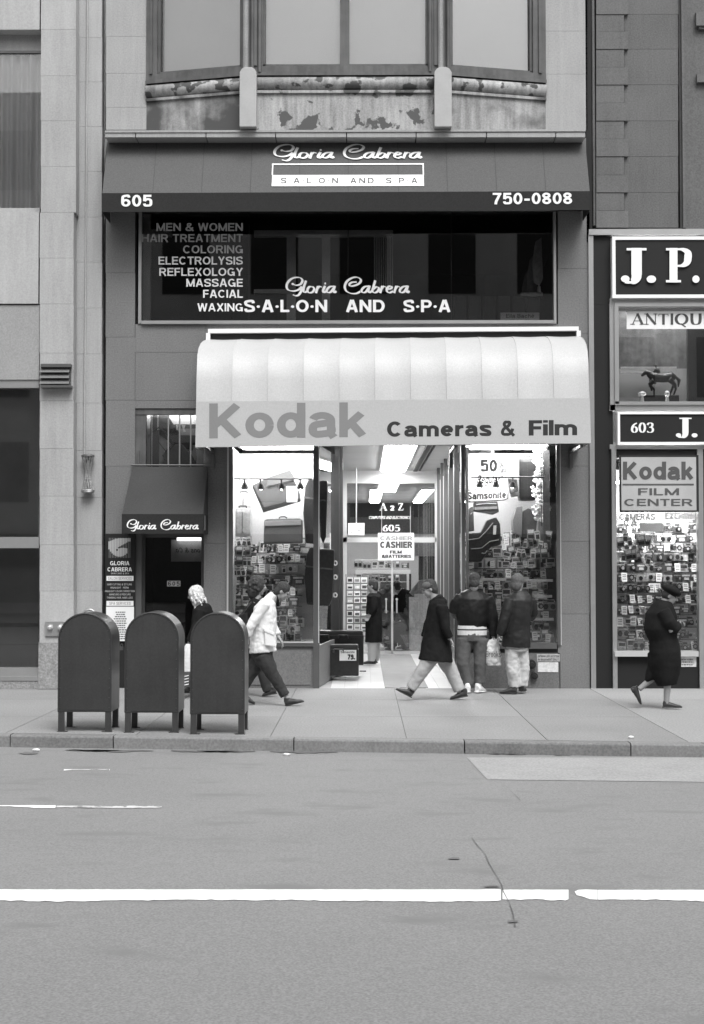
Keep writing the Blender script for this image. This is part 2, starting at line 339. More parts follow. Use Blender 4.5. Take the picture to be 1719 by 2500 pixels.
SCRIPT = [(1, [(165,158),(200,172),(250,160),(272,122),(250,92),(200,86),(140,105),(100,150),(92,195),(115,226),(170,236),(225,222),(262,190)], 0),
 (1, [(262,190),(258,235),(232,275),(200,288),(165,278)], 0), ('dot', [(160,158)], 13),
 (1, [(312,125),(290,185),(284,235),(298,250),(320,240)], 0), (1, [(392,190),(352,190),(330,222),(345,253),(385,248),(408,215),(392,190)], 0),
 (1, [(450,185),(440,215),(428,255)], 0), (1, [(443,208),(468,186),(490,192)], 0), (1, [(530,182),(508,232),(518,252),(538,240)], 0), ('dot', [(533,153)], 11),
 (1, [(632,184),(585,190),(552,222),(560,250),(598,245),(636,196)], 0), (1, [(642,182),(628,232),(638,252),(658,240)], 0),
 (1, [(890,137),(842,140),(812,160),(822,180),(872,175),(925,150),(942,112),(900,84),(840,92),(782,130),(758,185),(775,235),(830,262),(890,262),(932,243)], 0),
 (1, [(1032,182),(985,190),(952,222),(960,250),(998,245),(1034,196)], 0), (1, [(1042,180),(1028,232),(1040,252),(1062,240)], 0),
 (1, [(1107,122),(1084,195),(1075,236),(1098,254),(1133,240),(1148,205),(1122,190),(1092,208)], 0),
 (1, [(1187,183),(1176,215),(1164,254)], 0), (1, [(1179,208),(1203,186),(1226,192)], 0),
 (1, [(1243,216),(1280,210),(1298,192),(1272,182),(1243,205),(1242,238),(1270,254),(1306,240)], 0),
 (1, [(1347,183),(1336,215),(1324,254)], 0), (1, [(1339,208),(1363,186),(1386,192)], 0),
 (1, [(1468,182),(1424,190),(1390,222),(1398,250),(1436,245),(1470,196)], 0), (1, [(1480,180),(1466,232),(1478,252),(1496,238)], 0)]
def place_strokes(geo, F_, box, tgt, w, mat, parent, name='lettering', slope=0, label=None):
    """box: source x0,x1,ybottom,ytop; tgt: photo x0,x1,ybottom,ytop"""
    mb = MB(); vs, fs = geo; out = []
    for v in vs:
        t = (v.x - box[0]) / (box[1] - box[0]); q = (v.y - box[2]) / (box[3] - box[2]); ww = w + v.z * .00025
        out.append(F_.pt(*F_.uv(tgt[0] + t*(tgt[1]-tgt[0]), tgt[2] + q*(tgt[3]-tgt[2]) + slope*t, ww), ww))
    mb.add(out, fs); return build(name, mb, mat, parent, label=label)
def script_sign(F_, x0, x1, y0, y1, w, mat, parent, slope=0):
    return place_strokes(stroke_geo(SCRIPT, Vector((9.5, 3, 0)), 4.2), F_, (82, 1500, 292, 80), (x0, x1, y1, y0), w, mat, parent, slope=slope)
def circ(cx, cy, rx, ry, a0=0, a1=360, n=14): return [(cx + rx*math.cos(R(a0+(a1-a0)*i/n)), cy + ry*math.sin(R(a0+(a1-a0)*i/n))) for i in range(n+1)]
def ser(x, y, a=.17): return (0, [(x-a, y), (x+a, y)], .03)
GL = {'J': (.62, [(0, [(.4,.98),(.4,.25)], .105), (1, [(.4,.3),(.39,.12),(.3,.0),(.16,.01)], 0), ('dot', [(.14,.1)], .1), ser(.4,.97,.2)]),
 'P': (.78, [(0, [(.22,.02),(.22,.98)], .105), (1, [(.24,.965),(.48,.965),(.64,.88),(.66,.73),(.62,.58),(.48,.49),(.24,.485)], 0), ser(.22,.03,.2), ser(.16,.97,.14)]),
 '.': (.3, [('dot', [(.12,.09)], .11)]), ' ': (.35, []),
 '6': (.72, [(1, [(.56,.95),(.38,.84),(.2,.6),(.14,.3)], 0), (1, circ(.37,.3,.22,.28), 0)]),
 '0': (.74, [(1, circ(.36,.5,.24,.47), 0)]),
 '3': (.68, [(1, [(.1,.8),(.2,.94),(.36,.98),(.52,.88),(.52,.68),(.4,.56),(.26,.53)], 0), (1, [(.27,.53),(.48,.5),(.58,.34),(.56,.14),(.42,.03),(.24,.02),(.1,.08)], 0), ('dot', [(.1,.12)], .06)]),
 'A': (.92, [(0, [(.08,0),(.42,1)], .035), (0, [(.42,1),(.76,0)], .09), (0, [(.18,.33),(.64,.33)], .028), ser(.08,.02,.13), ser(.76,.02,.16)]),
 '2': (.62, [(1, [(.08,.5),(.18,.62),(.32,.62),(.42,.5),(.36,.32),(.1,.04)], 0), (0, [(.06,.05),(.48,.05)], .06)]),
 'Z': (.74, [(0, [(.08,.96),(.62,.96)], .035), (0, [(.56,.95),(.12,.05)], .085), (0, [(.06,.04),(.64,.04)], .035), (0, [(.09,.95),(.07,.74)], .02), (0, [(.63,.05),(.66,.28)], .02)]),
 '5': (.66, [(0, [(.18,.94),(.54,.94)], .06), (0, [(.19,.95),(.14,.55)], .025), (1, [(.15,.55),(.34,.6),(.52,.5),(.57,.3),(.48,.1),(.3,.01),(.1,.08)], 0)]),
 'N': (.95, [(0, [(.14,0),(.14,1)], .03), (0, [(.14,1),(.74,.02)], .09), (0, [(.75,0),(.75,1)], .03), ser(.12,.98,.12), ser(.14,.02,.11), ser(.75,.98,.11)]),
 'T': (.78, [(0, [(.36,0),(.36,.97)], .09), (0, [(.04,.965),(.68,.965)], .028), (0, [(.05,.97),(.03,.8)], .02), (0, [(.67,.97),(.69,.8)], .02)]),
 'I': (.4, [(0, [(.17,0),(.17,1)], .09)]),
 'Q': (1.0, [(1, circ(.44,.5,.38,.48, n=20), 0), (0, [(.42,.05),(.7,-.22)], .05)]),
 'U': (.9, [(1, [(.16,1),(.16,.4),(.24,.08),(.45,.01),(.66,.1),(.73,.4),(.73,1)], 0)]),
 'E': (.7, [(0, [(.2,0),(.2,1)], .09), (0, [(.2,.97),(.6,.97)], .028), (0, [(.2,.52),(.5,.52)], .028), (0, [(.2,.03),(.62,.03)], .028)])}
def serif(text, F_, x0, x1, yb, yc, w, mat, parent, label=None, heavy=1.0):
    vs = []; fs = []; x = 0
    for ch in text:
        wd, paths = GL[ch]; a, b = stroke_geo([(s, p, (q*heavy if q and s != 'dot' else q)) for s, p, q in paths], Vector((.075*heavy, 0, 0)), .028); k = len(vs)
        vs += [Vector((v.x + x, v.y, v.z)) for v in a]; fs += [tuple(k + i for i in f) for f in b]; x += wd
    m0 = min(v.x for v in vs); m1 = max(v.x for v in vs)
    return place_strokes((vs, fs), F_, (m0, m1, 0, 1), (x0, x1, yb, yc), w, mat, parent, label=label)
def textlines(F_, x0, x1, y0, y1, n, w, mat, parent, seed=0, name='printed_lines'):
    """small print too fine to read in the photograph: short dashes like words"""
    rnd = random.Random(seed); mb = MB(); h = (y1 - y0) / n
    for i in range(n):
        c = (x0 + x1) / 2; L = (x1 - x0) * rnd.uniform(.6, 1); x = c - L/2
        while x < c + L/2 - 1:
            q = min(rnd.uniform(2, 6), c + L/2 - x); mb.pb(F_, x, y0 + h*(i+.25), x + q, y0 + h*(i+.72), w - .001, w); x += q + 1.2
    return build(name, mb, mat, parent)

def tiles(mb, F_, xs, ys, w0, w1, gap=.004):
    for i in range(len(xs)-1):
        for j in range(len(ys)-1):
            u0, u1, v0, v1 = F_.rect(xs[i], ys[j], xs[i+1], ys[j+1], w1)
            mb.fb(F_, u0+gap/2, u1-gap/2, v0+gap/2, v1-gap/2, w0, w1)
F0 = F(0)
def sheet(name, pts, mat, z, k='structure', h=None):
    mb = MB(); n = len(pts)
    if h is None: mb.add([(x, y, z) for x, y in pts], [tuple(range(n))])
    else: mb.add([(x, y, z) for x, y in pts] + [(x, y, z-h) for x, y in pts], [tuple(range(n)), tuple(range(2*n-1, n-1, -1))] + [(i, (i+1) % n, (i+1) % n + n, i+n) for i in range(n)])
    return kind(build(name, mb, mat), k)

# ------------------------------------------------------------------ ground
ZR = -.13
gr = MB()
NX, NY = 60, 40
sheet('ground', [(-300,-300),(300,-300),(300,300),(-300,300)], m_road, -.30)
mb = MB(); mb.box(-60, 60, -24, -5.2, -.28, ZR); kind(build('road', mb, m_road), 'structure')
def ky(x): return -6.20 - .105 * x                              # kerb line runs very slightly askew to the fronts
# sidewalk slabs
mb = MB(); xj = [-60, -20, -15.5, -11, -8.2, -6.75, -5.3, -3.85, -2.42, -.98, .45, 1.9, 3.32]
for i in range(len(xj)-1):
    a, b = xj[i] + .004, xj[i+1] - .004
    ys = [-.004, -1.80, -3.95]
    for j in range(len(ys)-1): mb.box(a, b, ys[j+1]+.004, ys[j]-.004, -.09, 0)
    mb.hexa([(a, ky(a)+.172, -.09), (b, ky(b)+.172, -.09), (b, -3.958, -.09), (a, -3.958, -.09), (a, ky(a)+.172, 0), (b, ky(b)+.172, 0), (b, -3.958, 0), (a, -3.958, 0)])
kind(build('sidewalk', mb, m_walk), 'structure')
mb = MB(); xj = [3.32, 7.6, 12, 20, 60]
for i in range(len(xj)-1):
    a, b = xj[i] + .004, xj[i+1] - .004
    mb.box(a, b, -1.796, -.004, -.09, .0); mb.hexa([(a, ky(a)+.172, -.09), (b, ky(b)+.172, -.09), (b, -1.804, -.09), (a, -1.804, -.09), (a, ky(a)+.172, 0), (b, ky(b)+.172, 0), (b, -1.804, 0), (a, -1.804, 0)])
kind(build('sidewalk_pale', mb, m_walk2), 'structure')
mb = MB(); mb.hexa([(-60,ky(-60)+.17,-.2),(60,ky(60)+.17,-.2),(60,-.0,-.2),(-60,0,-.2),(-60,ky(-60)+.17,-.008),(60,ky(60)+.17,-.008),(60,0,-.008),(-60,0,-.008)])
kind(build('sidewalk_bed', mb, m_tar), 'structure')
mb = MB()
ks = [-30, -12, -8.5, -3.76] + [(px - XV) / 228 for px in (285, 722, 1124, 1505, 1672)] + [5.2, 7.5, 12, 30]
for i in range(len(ks)-1):
    a, b = ks[i] + .006, ks[i+1] - .006; j = random.uniform(-.006, .006); r = .02
    prof = [(0, -.25), (0, -r), (r*.3, -r*.3), (r, 0), (.165, 0), (.165, -.25)]; n = len(prof)
    vs = [(x, ky(x) + p + j, z + j*.4) for x in (a, b) for p, z in prof]
    mb.add(vs, [tuple(range(n-1, -1, -1)), tuple(range(n, 2*n))] + [(k, (k+1) % n, (k+1) % n + n, k+n) for k in range(n)])
kind(build('kerb', mb, m_kerb), 'structure')
# pavement patch, markings, crack
pt = [G(x, y, ZR) for x, y in ((1140,1850),(1820,1850),(1900,1912),(1190,1904))]
sheet('concrete_road_patch', [(p.x, p.y) for p in pt], m_patch, ZR + .004)
def ragged(x0, x1, yt, yb, seed, step=14, amp=1.0):
    rnd = random.Random(seed); top = []; bot = []; x = x0; lo = 0
    while x < x1:
        lo = max(-3.5, min(3.5, lo + rnd.uniform(-1, 1)))
        top.append((x, yt + rnd.uniform(-amp, amp) * .35)); bot.append((x, yb + rnd.uniform(-amp, amp) + lo)); x += step
    top.append((x1, yt)); bot.append((x1, yb)); return top + bot[::-1]
def paint(name, pts, mat, dz):
    mb = MB(); P = [G(x, y, ZR) for x, y in pts]; n = len(P) // 2
    vs = [(p.x, p.y, ZR + dz) for p in P]; mb.add(vs, [(i, i+1, 2*n-2-i, 2*n-1-i) for i in range(n-1)])
    return kind(build(name, mb, mat), 'structure')
paint('lane_line', ragged(-1500, 1223, 2173, 2199, 1), m_line, .004)
paint('lane_line', ragged(1227, 1388, 2173.5, 2197, 2, 9), m_line, .004)
paint('lane_line', [(1403,2178),(1412,2174),(1430,2173),(1459,2174),(1459,2198),(1440,2197),(1425,2191),(1408,2187)], m_line, .004)
paint('lane_line', ragged(1460.5, 1545, 2174, 2199, 3), m_line, .004)
paint('lane_line', ragged(1546, 3600, 2174, 2199, 4), m_line, .004)
paint('faded_line', ragged(-1200, 136, 1967, 1972.5, 5, 12, .6), m_line, .004)
paint('faded_line', ragged(138, 395, 1968, 1971.5, 6, 12, .5), m_worn, .004)
paint('faded_line', ragged(156, 268, 1879, 1882.5, 7, 10, .4), m_line, .004)
m_gut = M('gutter_dirt', .12, .9, .25, 8, .2, 60)
mb = MB(); cr = [(1153,2046),(1166,2066),(1184,2086),(1196,2110),(1212,2138),(1222,2160),(1228,2180),(1243,2206),(1252,2232),(1258,2266)]
rnd = random.Random(3); L_ = []; R_ = []
for x, y in cr:
    x += rnd.uniform(-2, 2); q = rnd.uniform(.3, 1.5) * (1 if y > 2060 else .4); L_.append((x - q, y)); R_.append((x + q, y))
paint('road_crack', L_ + R_[::-1], m_tar, .008)
rnd = random.Random(12)
for i in range(9):
    x = rnd.uniform(-100, 1500); L = rnd.uniform(60, 220); y0 = 1829 + (x/1719)*12 + 1.5; n = 12
    paint('gutter_dirt', [(x + L*k/n, y0 + rnd.uniform(-1, .3) + L*k/n/1719*12) for k in range(n+1)] + [(x + L*k/n, y0 + 1 + 5*math.sin(math.pi*k/n)*rnd.uniform(.3, 1) + L*k/n/1719*12) for k in range(n, -1, -1)], m_gut, .006)
def blot(px, py, rx, ry, seed):
    rnd = random.Random(seed); pts = [G(px + rx*math.cos(t)*rnd.uniform(.5, 1.1), py + ry*math.sin(t)*rnd.uniform(.5, 1.1), ZR) for t in [2*math.pi*i/22 for i in range(22)]]
    mb = MB(); mb.add([(p.x, p.y, ZR + .0075) for p in pts], [tuple(range(22))]); return kind(build('tar_stain', mb, m_tarst), 'structure')
m_tarst = M('tar_stain', .14, .85, .2, 8, .15, 60)
blot(1200, 2166, 26, 2.5, 1); blot(1252, 2252, 17, 3.5, 2); blot(1108, 2098, 16, 3, 5); blot(72, 1840, 26, 4, 7)
paint('road_crack', [(1216,1906),(1240,1925),(1270,1955),(1272,1955.6),(1241,1926.2),(1217,1906.8)], m_tar, .006)

# ------------------------------------------------------------------ left building (limestone)
B0 = thing('limestone_building', 'pale limestone office building with tall dark windows, left of the salon', 'building', (-5.6, 0, 0))
FP = Fr((0, -.24, 0), (1,0,0), (0,0,1))                          # front of its pier
YJ = [-700, -560, -448, -336, -224, -112, 0, 72, 185, 295, 407, 519, 630, 742, 862, 978, 1095, 1211, 1330, 1443, 1569]
mb = MB(); tiles(mb, FP, [100, 186], YJ[:12], -.22, 0, .003)
tiles(mb, FP, [97, 180], YJ[11:], -.22, 0, .003)
mb.pb(FP, -1200, 519, 94, 742, -.22, -.004); mb.pb(FP, -1200, -760, 100, 74, -.22, -.004)
u0, u1, v0, v1 = FP.rect(-1200, 74, -160, 519); mb.fb(FP, -14, -7.2, v0, v1, -.22, -.004); mb.fb(FP, -14, -7.2, 0, FP.uv(0, 742)[1], -.22, -.004)
build('stone_pier', mb, m_lime, B0)
mb = MB(); tiles(mb, F0, [186, 249], [-700, -560, -448, -336, -224, -112, 0, 91, 200, 309, 419, 530, 640, 752, 864, 984, 1100, 1215, 1330, 1443, 1569, 1681], -.2, 0, .003)
build('stone_recess', mb, m_lime, B0)
mb = MB(); mb.pb(FP, 94, 1569, 182, 1682, -.3, .02); build('granite_base', mb, m_base, B0)
mb = MB(); mb.fb(F0, -14, -3.9, -.2, 15, -.6, -.25); build('backing_wall', mb, M('backing_wall', .6), B0)
FW = Fr((0, 0, 0), (1,0,0), (0,0,1))
w1 = MB(); w1.pb(FW, -300, 77, 103, 130, -.1, .02); w1.pb(FW, -300, 508, 97, 519, -.1, .02)
fr = build('upper_window', w1, m_lime, B0)
mb = MB(); mb.pb(FW, -300, 124, 103, 130, -.1, .03); build('shade_rail', mb, m_alud, fr)
mb = MB(); mb.pb(FW, -300, 130, 102, 508, -.004, 0); build('pane', mb, m_glassb, fr)
mb = MB(); u0, u1, v0, v1 = FW.rect(-300, 130, 102, 508); rnd = random.Random(5)
pts = []; u = u0; k = 0
while u < u1: pts.append((u, -.09 - .055*math.sin(k*.95) - .02*math.sin(k*.41))); u += .022; k += 1
mb.smooth = True; mb.add([F0.pt(a, v0, b) for a, b in pts] + [F0.pt(a, v1, b) for a, b in pts], [(i, i+1, len(pts)+i+1, len(pts)+i) for i in range(len(pts)-1)])
build('curtain', mb, m_curt, fr)
mb = MB(); mb.pb(FP, -300, 745, 96, 927, -.1, -.03); build('spandrel_panel', mb, M('spandrel', .28, .6, .06, 1.2, .15, 50), B0)
mb = MB(); mb.pb(FP, -300, 928, 95, 947, -.2, -.05); lw = build('lower_window', mb, m_alu, B0)
for r in ((1311, 1338, -.02), (1630, 1652, -.04), (1652, 1662, -.01)): mb = MB(); mb.pb(FP, -300, r[0], 95, r[1], -.2, r[2]); build('transom', mb, m_alu, lw)
mb = MB(); mb.pb(FP, -300, 947, 95, 1311, -.16, -.15); build('pane', mb, m_glassd, lw)
mb = MB(); mb.pb(FP, -300, 1338, 95, 1630, -.16, -.15); build('pane', mb, m_glassd, lw)
mb = MB(); mb.pb(FP, -300, 1487, 95, 1490, -.35, -.33); mb.pb(FP, -300, 1507, 95, 1510, -.35, -.33); build('rail', mb, m_alul, lw)
mb = MB(); mb.pb(FP, -300, 1560, 95, 1600, -.7, -.5); mb.pb(FP, -300, 1572, 95, 1575, -.5, -.48); build('ledge', mb, M('inside_ledge', .5), lw)
mb = MB(); mb.pb(FP, -300, 1662, 94, 1682, -.2, -.02); build('sill_step', mb, m_base, B0)
# louvre box on the pier
t = thing('ventilation_louvre', 'dark metal louvre box fixed high on the pale stone pier', 'vent', FP.pt(*FP.uv(136, 917)))
mb = MB(); mb.pb(FP, 99, 888, 173, 896, 0, .10); mb.pb(FP, 99, 940, 173, 946, 0, .14); mb.pb(FP, 99, 896, 173, 940, 0, .03); build('housing', mb, m_alud, t)
mb = MB()
for i in range(3):
    a = FP.uv(100, 899 + i*14)[1]; b = FP.uv(100, 911 + i*14)[1]; u0 = FP.uv(100, 917)[0]; u1 = FP.uv(172, 917)[0]
    mb.hexa([FP.pt(u0,b,.10),FP.pt(u1,b,.10),FP.pt(u1,b,.09),FP.pt(u0,b,.09),FP.pt(u0,a,.05),FP.pt(u1,a,.05),FP.pt(u1,a,.04),FP.pt(u0,a,.04)])
build('slat', mb, m_alud, t)
# conduit and hourglass lamp
t = thing('wall_lamp', 'hourglass shaped wall lamp of twisted wire with a long conduit above it', 'lamp', F0.pt(*F0.uv(216, 1157)))
mb = MB(); a = U(205, -300, -.02); b = U(206, 1108, -.02); mb.cyl((b.x, -.02, b.z), (b.x, -.02, b.z+8), .014, n=8); build('conduit', mb, m_lime, t)
c = U(215, 1113, -.09); mb = MB(); mb.ell(c, .10, .075, .032); build('cap', mb, m_alud, t)
c2 = U(215, 1198, -.09); mb = MB(); mb.ell(c2, .105, .08, .028); mb.ell(c2 + Vector((0,-.0,-.02)), .10, .078, .02); build('base_dish', mb, m_alu, t)
mb = MB()
for k in range(26):
    a0 = 2*math.pi*k/26; a1 = a0 + R(138) * (1 if k % 2 else -1); r = .094
    p0 = c + Vector((r*math.cos(a0), r*.75*math.sin(a0), -.01)); p1 = c2 + Vector((r*math.cos(a1), r*.75*math.sin(a1), .01))
    mb.cyl(p0, p1, .004, n=5)
build('wire_shade', mb, m_alu, t)
mb = MB(); mm = (c + c2) / 2; mb.ell(mm, .02, .02, .22, n=10); build('lamp_tube', mb, m_lime, t)
# siamese connection plate and pipe loop
t = thing('standpipe_plate', 'metal standpipe plate with two round caps on the pier behind the mailbox', 'standpipe', FP.pt(*FP.uv(132, 1535, .05)))
mb = MB(); mb.pb(FP, 110, 1517, 160, 1553, 0, .03); build('plate', mb, m_alu, t, bevel=.006)
for px in (122, 147):
    p = U(px, 1532, -.30); mb = MB(); mb.cyl(p + Vector((0,.04,0)), p, .045, .04); mb.ell(p, .035, .03, .035); build('cap', mb, m_alul, t)
t = thing('pipe_loop', 'curved metal pipe loop against the stone wall above the leftmost mailbox', 'pipe', U(218, 1500, -.1))
mb = MB(); c = U(218, 1505, -.1); mb.tube([c + Vector((.10*math.cos(a), 0, .10*math.sin(a))) for a in [math.pi*i/12 for i in range(13)]], .018); build('pipe', mb, m_alu, t)

# ------------------------------------------------------------------ middle building
B1 = thing('narrow_commercial_building', 'narrow building with a bay window over the salon and the camera shop', 'building', (-.2, 0, 0))
mb = MB()
tiles(mb, F0, [258, 330], [515, 666, 823, 977, 1138, 1312], -.2, 0)
tiles(mb, F0, [330, 503, 680, 858, 1035, 1215, 1362], [791, 860], -.2, 0)
tiles(mb, F0, [330, 503], [860, 978, 997], -.2, 0)
tiles(mb, F0, [1362, 1440], [515, 656, 815, 977, 1138, 1322, 1499, 1684], -.2, 0)
tiles(mb, F0, [497, 560], [1000, 1130, 1326, 1500, 1684], -.2, 0)
mb.pb(F0, 503, 862, 1362, 1085, -.2, -.002)
mb.pb(F0, 256, 338, 1440, 514, -.2, -.003)
build('granite_cladding', mb, m_granite, B1)
mb = MB(); tiles(mb, F0, [259, 361], [-560, -400, -240, -80, 89, 179, 262, 317], -.3, 0, .003); tiles(mb, F0, [1326, 1434], [-560, -400, -240, -80, 76, 181, 317], -.3, 0, .003)
u0, u1, v0, v1 = F0.rect(361, -560, 1326, -430); mb.fb(F0, u0, u1, v0, v1+1, -.3, 0)
build('stone_pier', mb, m_stoneup, B1)
mb = MB(); Y = -.42; FL = Fr((0, Y, 0), (1,0,0), (0,0,1)); xs = [256, 331, 503, 673, 846, 1016, 1188, 1357, 1430]
tiles(mb, FL, xs, [322, 336], -.42, 0, .014); mb.pb(FL, 256, 317, 1430, 322, -.42, .015); build('ledge', mb, m_stoneup, B1)
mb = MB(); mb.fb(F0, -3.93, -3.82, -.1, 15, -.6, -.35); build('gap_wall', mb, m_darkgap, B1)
mb = MB()                                                        # inner walls, floors and the body of the building
zt = U(845, 517, 0).z; z2 = U(845, 790, 0).z
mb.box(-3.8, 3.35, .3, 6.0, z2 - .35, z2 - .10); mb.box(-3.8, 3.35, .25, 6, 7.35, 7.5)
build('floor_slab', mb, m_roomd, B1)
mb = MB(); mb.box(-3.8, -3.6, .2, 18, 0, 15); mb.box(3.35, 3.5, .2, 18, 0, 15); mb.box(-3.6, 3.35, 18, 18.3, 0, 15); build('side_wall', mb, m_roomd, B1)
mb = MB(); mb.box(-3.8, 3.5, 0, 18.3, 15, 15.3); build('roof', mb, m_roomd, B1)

# bay window
m_post = M('post_paint', .24, .6, .15, 4, .15, 50, streak=.2)
A_ = U(358, 200, 0).x; Bx = U(606, 170, -.36).x; Cx = U(1082, 170, -.36).x; D_ = U(1332, 200, 0).x
FLf = Fr((A_, 0, 0), (Bx - A_, -.36, 0), (0,0,1)); FC = Fr((0, -.36, 0), (1,0,0), (0,0,1)); FRt = Fr((Cx, -.36, 0), (D_ - Cx, .36, 0), (0,0,1))
bay = thing('bay_window', 'wide three sided timber bay window with peeling paint over the grey awning', 'window', ((A_+D_)/2, 0, 8.4))
del bay['category']; del bay['label']; bay.parent = B1; bay.location = Vector(((A_+D_)/2 + .2, 0, 8.4))
zs = U(845, 162, -.36).z; zsill = U(845, 186, -.36).z; zb = U(845, 316, -.42).z - .02; zmid = U(845, 220, -.36).z; ztop = zs + 3.0
LL = (Vector((Bx - A_, .36))).length; LR = (Vector((D_ - Cx, .36))).length
def bayframe(F_, u0, u1, wl, wr, mull=None):
    mb = MB(); mb.fb(F_, u0, u1, zsill, zs, -.12, .025); mb.fb(F_, u0, u1, zsill - .0, zsill + .05, -.12, .05)
    mb.fb(F_, u0, u0+wl, zs, ztop, -.12, .02); mb.fb(F_, u1-wr, u1, zs, ztop, -.12, .02)
    mb.fb(F_, u0+wl*.35, u0+wl*.6, zs, ztop, .02, .045); mb.fb(F_, u1-wr*.6, u1-wr*.35, zs, ztop, .02, .045)
    mb.fb(F_, u0+wl, u0+wl+.035, zs, ztop, -.12, -.02); mb.fb(F_, u1-wr-.035, u1-wr, zs, ztop, -.12, -.02); mb.fb(F_, u0, u1, zs, zs+.04, -.12, -.02)
    mb.fb(F_, u0, u1, ztop, ztop+.3, -.12, .02)
    if mull: mb.fb(F_, mull[0], mull[1], zs, ztop, -.12, .012)
    return mb
ul, ur = 0, LL
build('sash_frame', bayframe(FLf, 0, LL, .17, .10), m_wood, bay)
build('sash_frame', bayframe(FRt, 0, LR, .12, .20), m_wood, bay)
m0, m1 = FC.uv(830, 100)[0], FC.uv(853, 100)[0]
build('sash_frame', bayframe(FC, Bx, Cx, .22, .22, (m0, m1)), m_wood, bay)
for F_, u0, u1 in ((FLf, 0, LL), (FC, Bx, Cx), (FRt, 0, LR)): mb = MB(); mb.fb(F_, u0, u1, zs, ztop, -.075, -.07); build('pane', mb, m_glassb, bay)
mb = MB(); mb.fb(FLf, .24, LL-.08, zs, ztop, -.115, -.11); mb.fb(FRt, .08, LR-.24, zs, ztop, -.115, -.11)
a, b = FC.uv(645, 100)[0], FC.uv(1033, 100)[0]; mb.fb(FC, a-.06, m0+.03, zs, ztop, -.115, -.11); mb.fb(FC, m1-.03, b+.06, zs, ztop, -.115, -.11); build('blind', mb, m_blind, bay)
for F_, u0, u1 in ((FLf, 0, LL), (FC, Bx, Cx), (FRt, 0, LR)):
    mb = MB(); mb.fb(F_, u0, u1, zb, zmid - .03, -.2, 0); mb.fb(F_, u0, u1, zb, zb+.05, 0, .02); mb.fb(F_, u0, u1, zmid-.05, zmid-.01, 0, .035); build('painted_panel', mb, m_paint if F_ is FC else m_paint2, bay)
mb = MB(); mb.smooth = True
for F_, u0, u1 in ((FLf, 0, LL), (FC, Bx, Cx), (FRt, 0, LR)):
    zc = (zmid + zsill) / 2; r = (zsill - zmid) / 2
    mb.loft([F_.pt(u0, zc, -.03), F_.pt(u1, zc, -.03)], r, .10, (0,0,1), 20)
mo = build('torus_moulding', mb, m_paint, bay)
mb = MB()
for px, pe in ((592, 608), (1068, 1084)):
    p = U((px+pe)/2, 100, -.42); mb = MB(); mb.cyl((p.x, -.42, zs-.05), (p.x, -.42, ztop), .042, n=16); build('corner_post', mb, m_post, bay)
for px in (616, 634, 1050, 1094): p = U(px, 100, -.40); mb = MB(); mb.cyl((p.x, -.40, zs-.1), (p.x, -.40, ztop), .028, n=10); build('corner_bead', mb, m_wood, bay)
for x0, x1 in ((585, 626), (1061, 1103)):
    FB = Fr((0, -.55, 0), (1,0,0), (0,0,1)); a, b = FB.uv(x0, 240)[0], FB.uv(x1, 240)[0]; z0 = FB.uv(x0, 309)[1]; z1 = FB.uv(x0, 176)[1]; mb = MB()
    pr = [(a, z0), (b, z0), (b, z1), (b-.03, z1+.05), ((a+b)/2+.05, z1+.075), ((a+b)/2-.05, z1+.075), (a+.03, z1+.05), (a, z1)]; n = len(pr)
    mb.add([(x, -.55, z) for x, z in pr] + [(x, -.3, z) for x, z in pr], [tuple(range(n)), tuple(range(2*n-1, n-1, -1))] + [(k, (k+1) % n, (k+1) % n+n, k+n) for k in range(n)])
    build('bracket', mb, m_paintl, bay, bevel=.008)

# salon window
sw = MB(); sw.pb(F0, 338, 517, 345, 790, -.15, .02); sw.pb(F0, 1352, 517, 1358, 790, -.15, .02); sw.pb(F0, 345, 782, 1352, 790, -.15, .05)
win = build('salon_window', sw, m_alu, B1)
mb = MB(); mb.pb(F0, 345, 490, 1352, 782, -.06, -.055); build('pane', mb, m_glassd, win)
mb = MB(); Fs = F(.10)
for x in (608, 850, 1102): mb.pb(Fs, x-1, 500, x+1, 782, -.01, 0)
build('joint', mb, m_alud, win)
Fg = Fr((0, .05, 0), (1,0,0), (0,0,1))
for s, x0, yb in (('MEN & WOMEN', 382, 564), ('HAIR TREATMENT', 346, 591), ('COLORING', 447, 618.5), ('ELECTROLYSIS', 387, 646), ('REFLEXOLOGY', 389, 673.5), ('MASSAGE', 455, 700), ('FACIAL', 496, 727), ('WAXING', 482, 760)):
    letters(s, Fg, x0, 593, yb, yb - 19.5, .006, m_letg if yb < 620 else m_letw, win, off=.022)
script_sign(Fg, 698, 1000, 676, 723, .006, m_letw, win)
letters('S·A·L·O·N   AND   S·P·A', Fg, 596, 1100, 762, 732, .006, m_letw, win, off=.035)
mb = MB(); mb.pb(F(.28), 620, 562, 960, 576, -.1, 0); mb.pb(F(.3), 700, 576, 722, 780, -.1, 0); mb.pb(F(.3), 786, 576, 806, 780, -.1, 0); mb.pb(F(.3), 620, 706, 700, 716, -.1, 0)  # solid bars shaped as cornice and pillars reflected in the glass; left strip is jamb
mb.pb(F(.3), 346, 560, 418, 576, -.1, 0); mb.pb(F(.25), 348, 500, 367, 784, -.1, 0)
build('reflection_bars_and_jamb', mb, M('reflection_bar_jamb', .7, .8), B1)
mb = MB()
for i in range(9): mb.pb(F(.32), 913+i*5.4, 576, 916.6+i*5.4, 712, -.01, 0)
build('vertical_blind', mb, M('vertical_blind', .5, .8), B1)
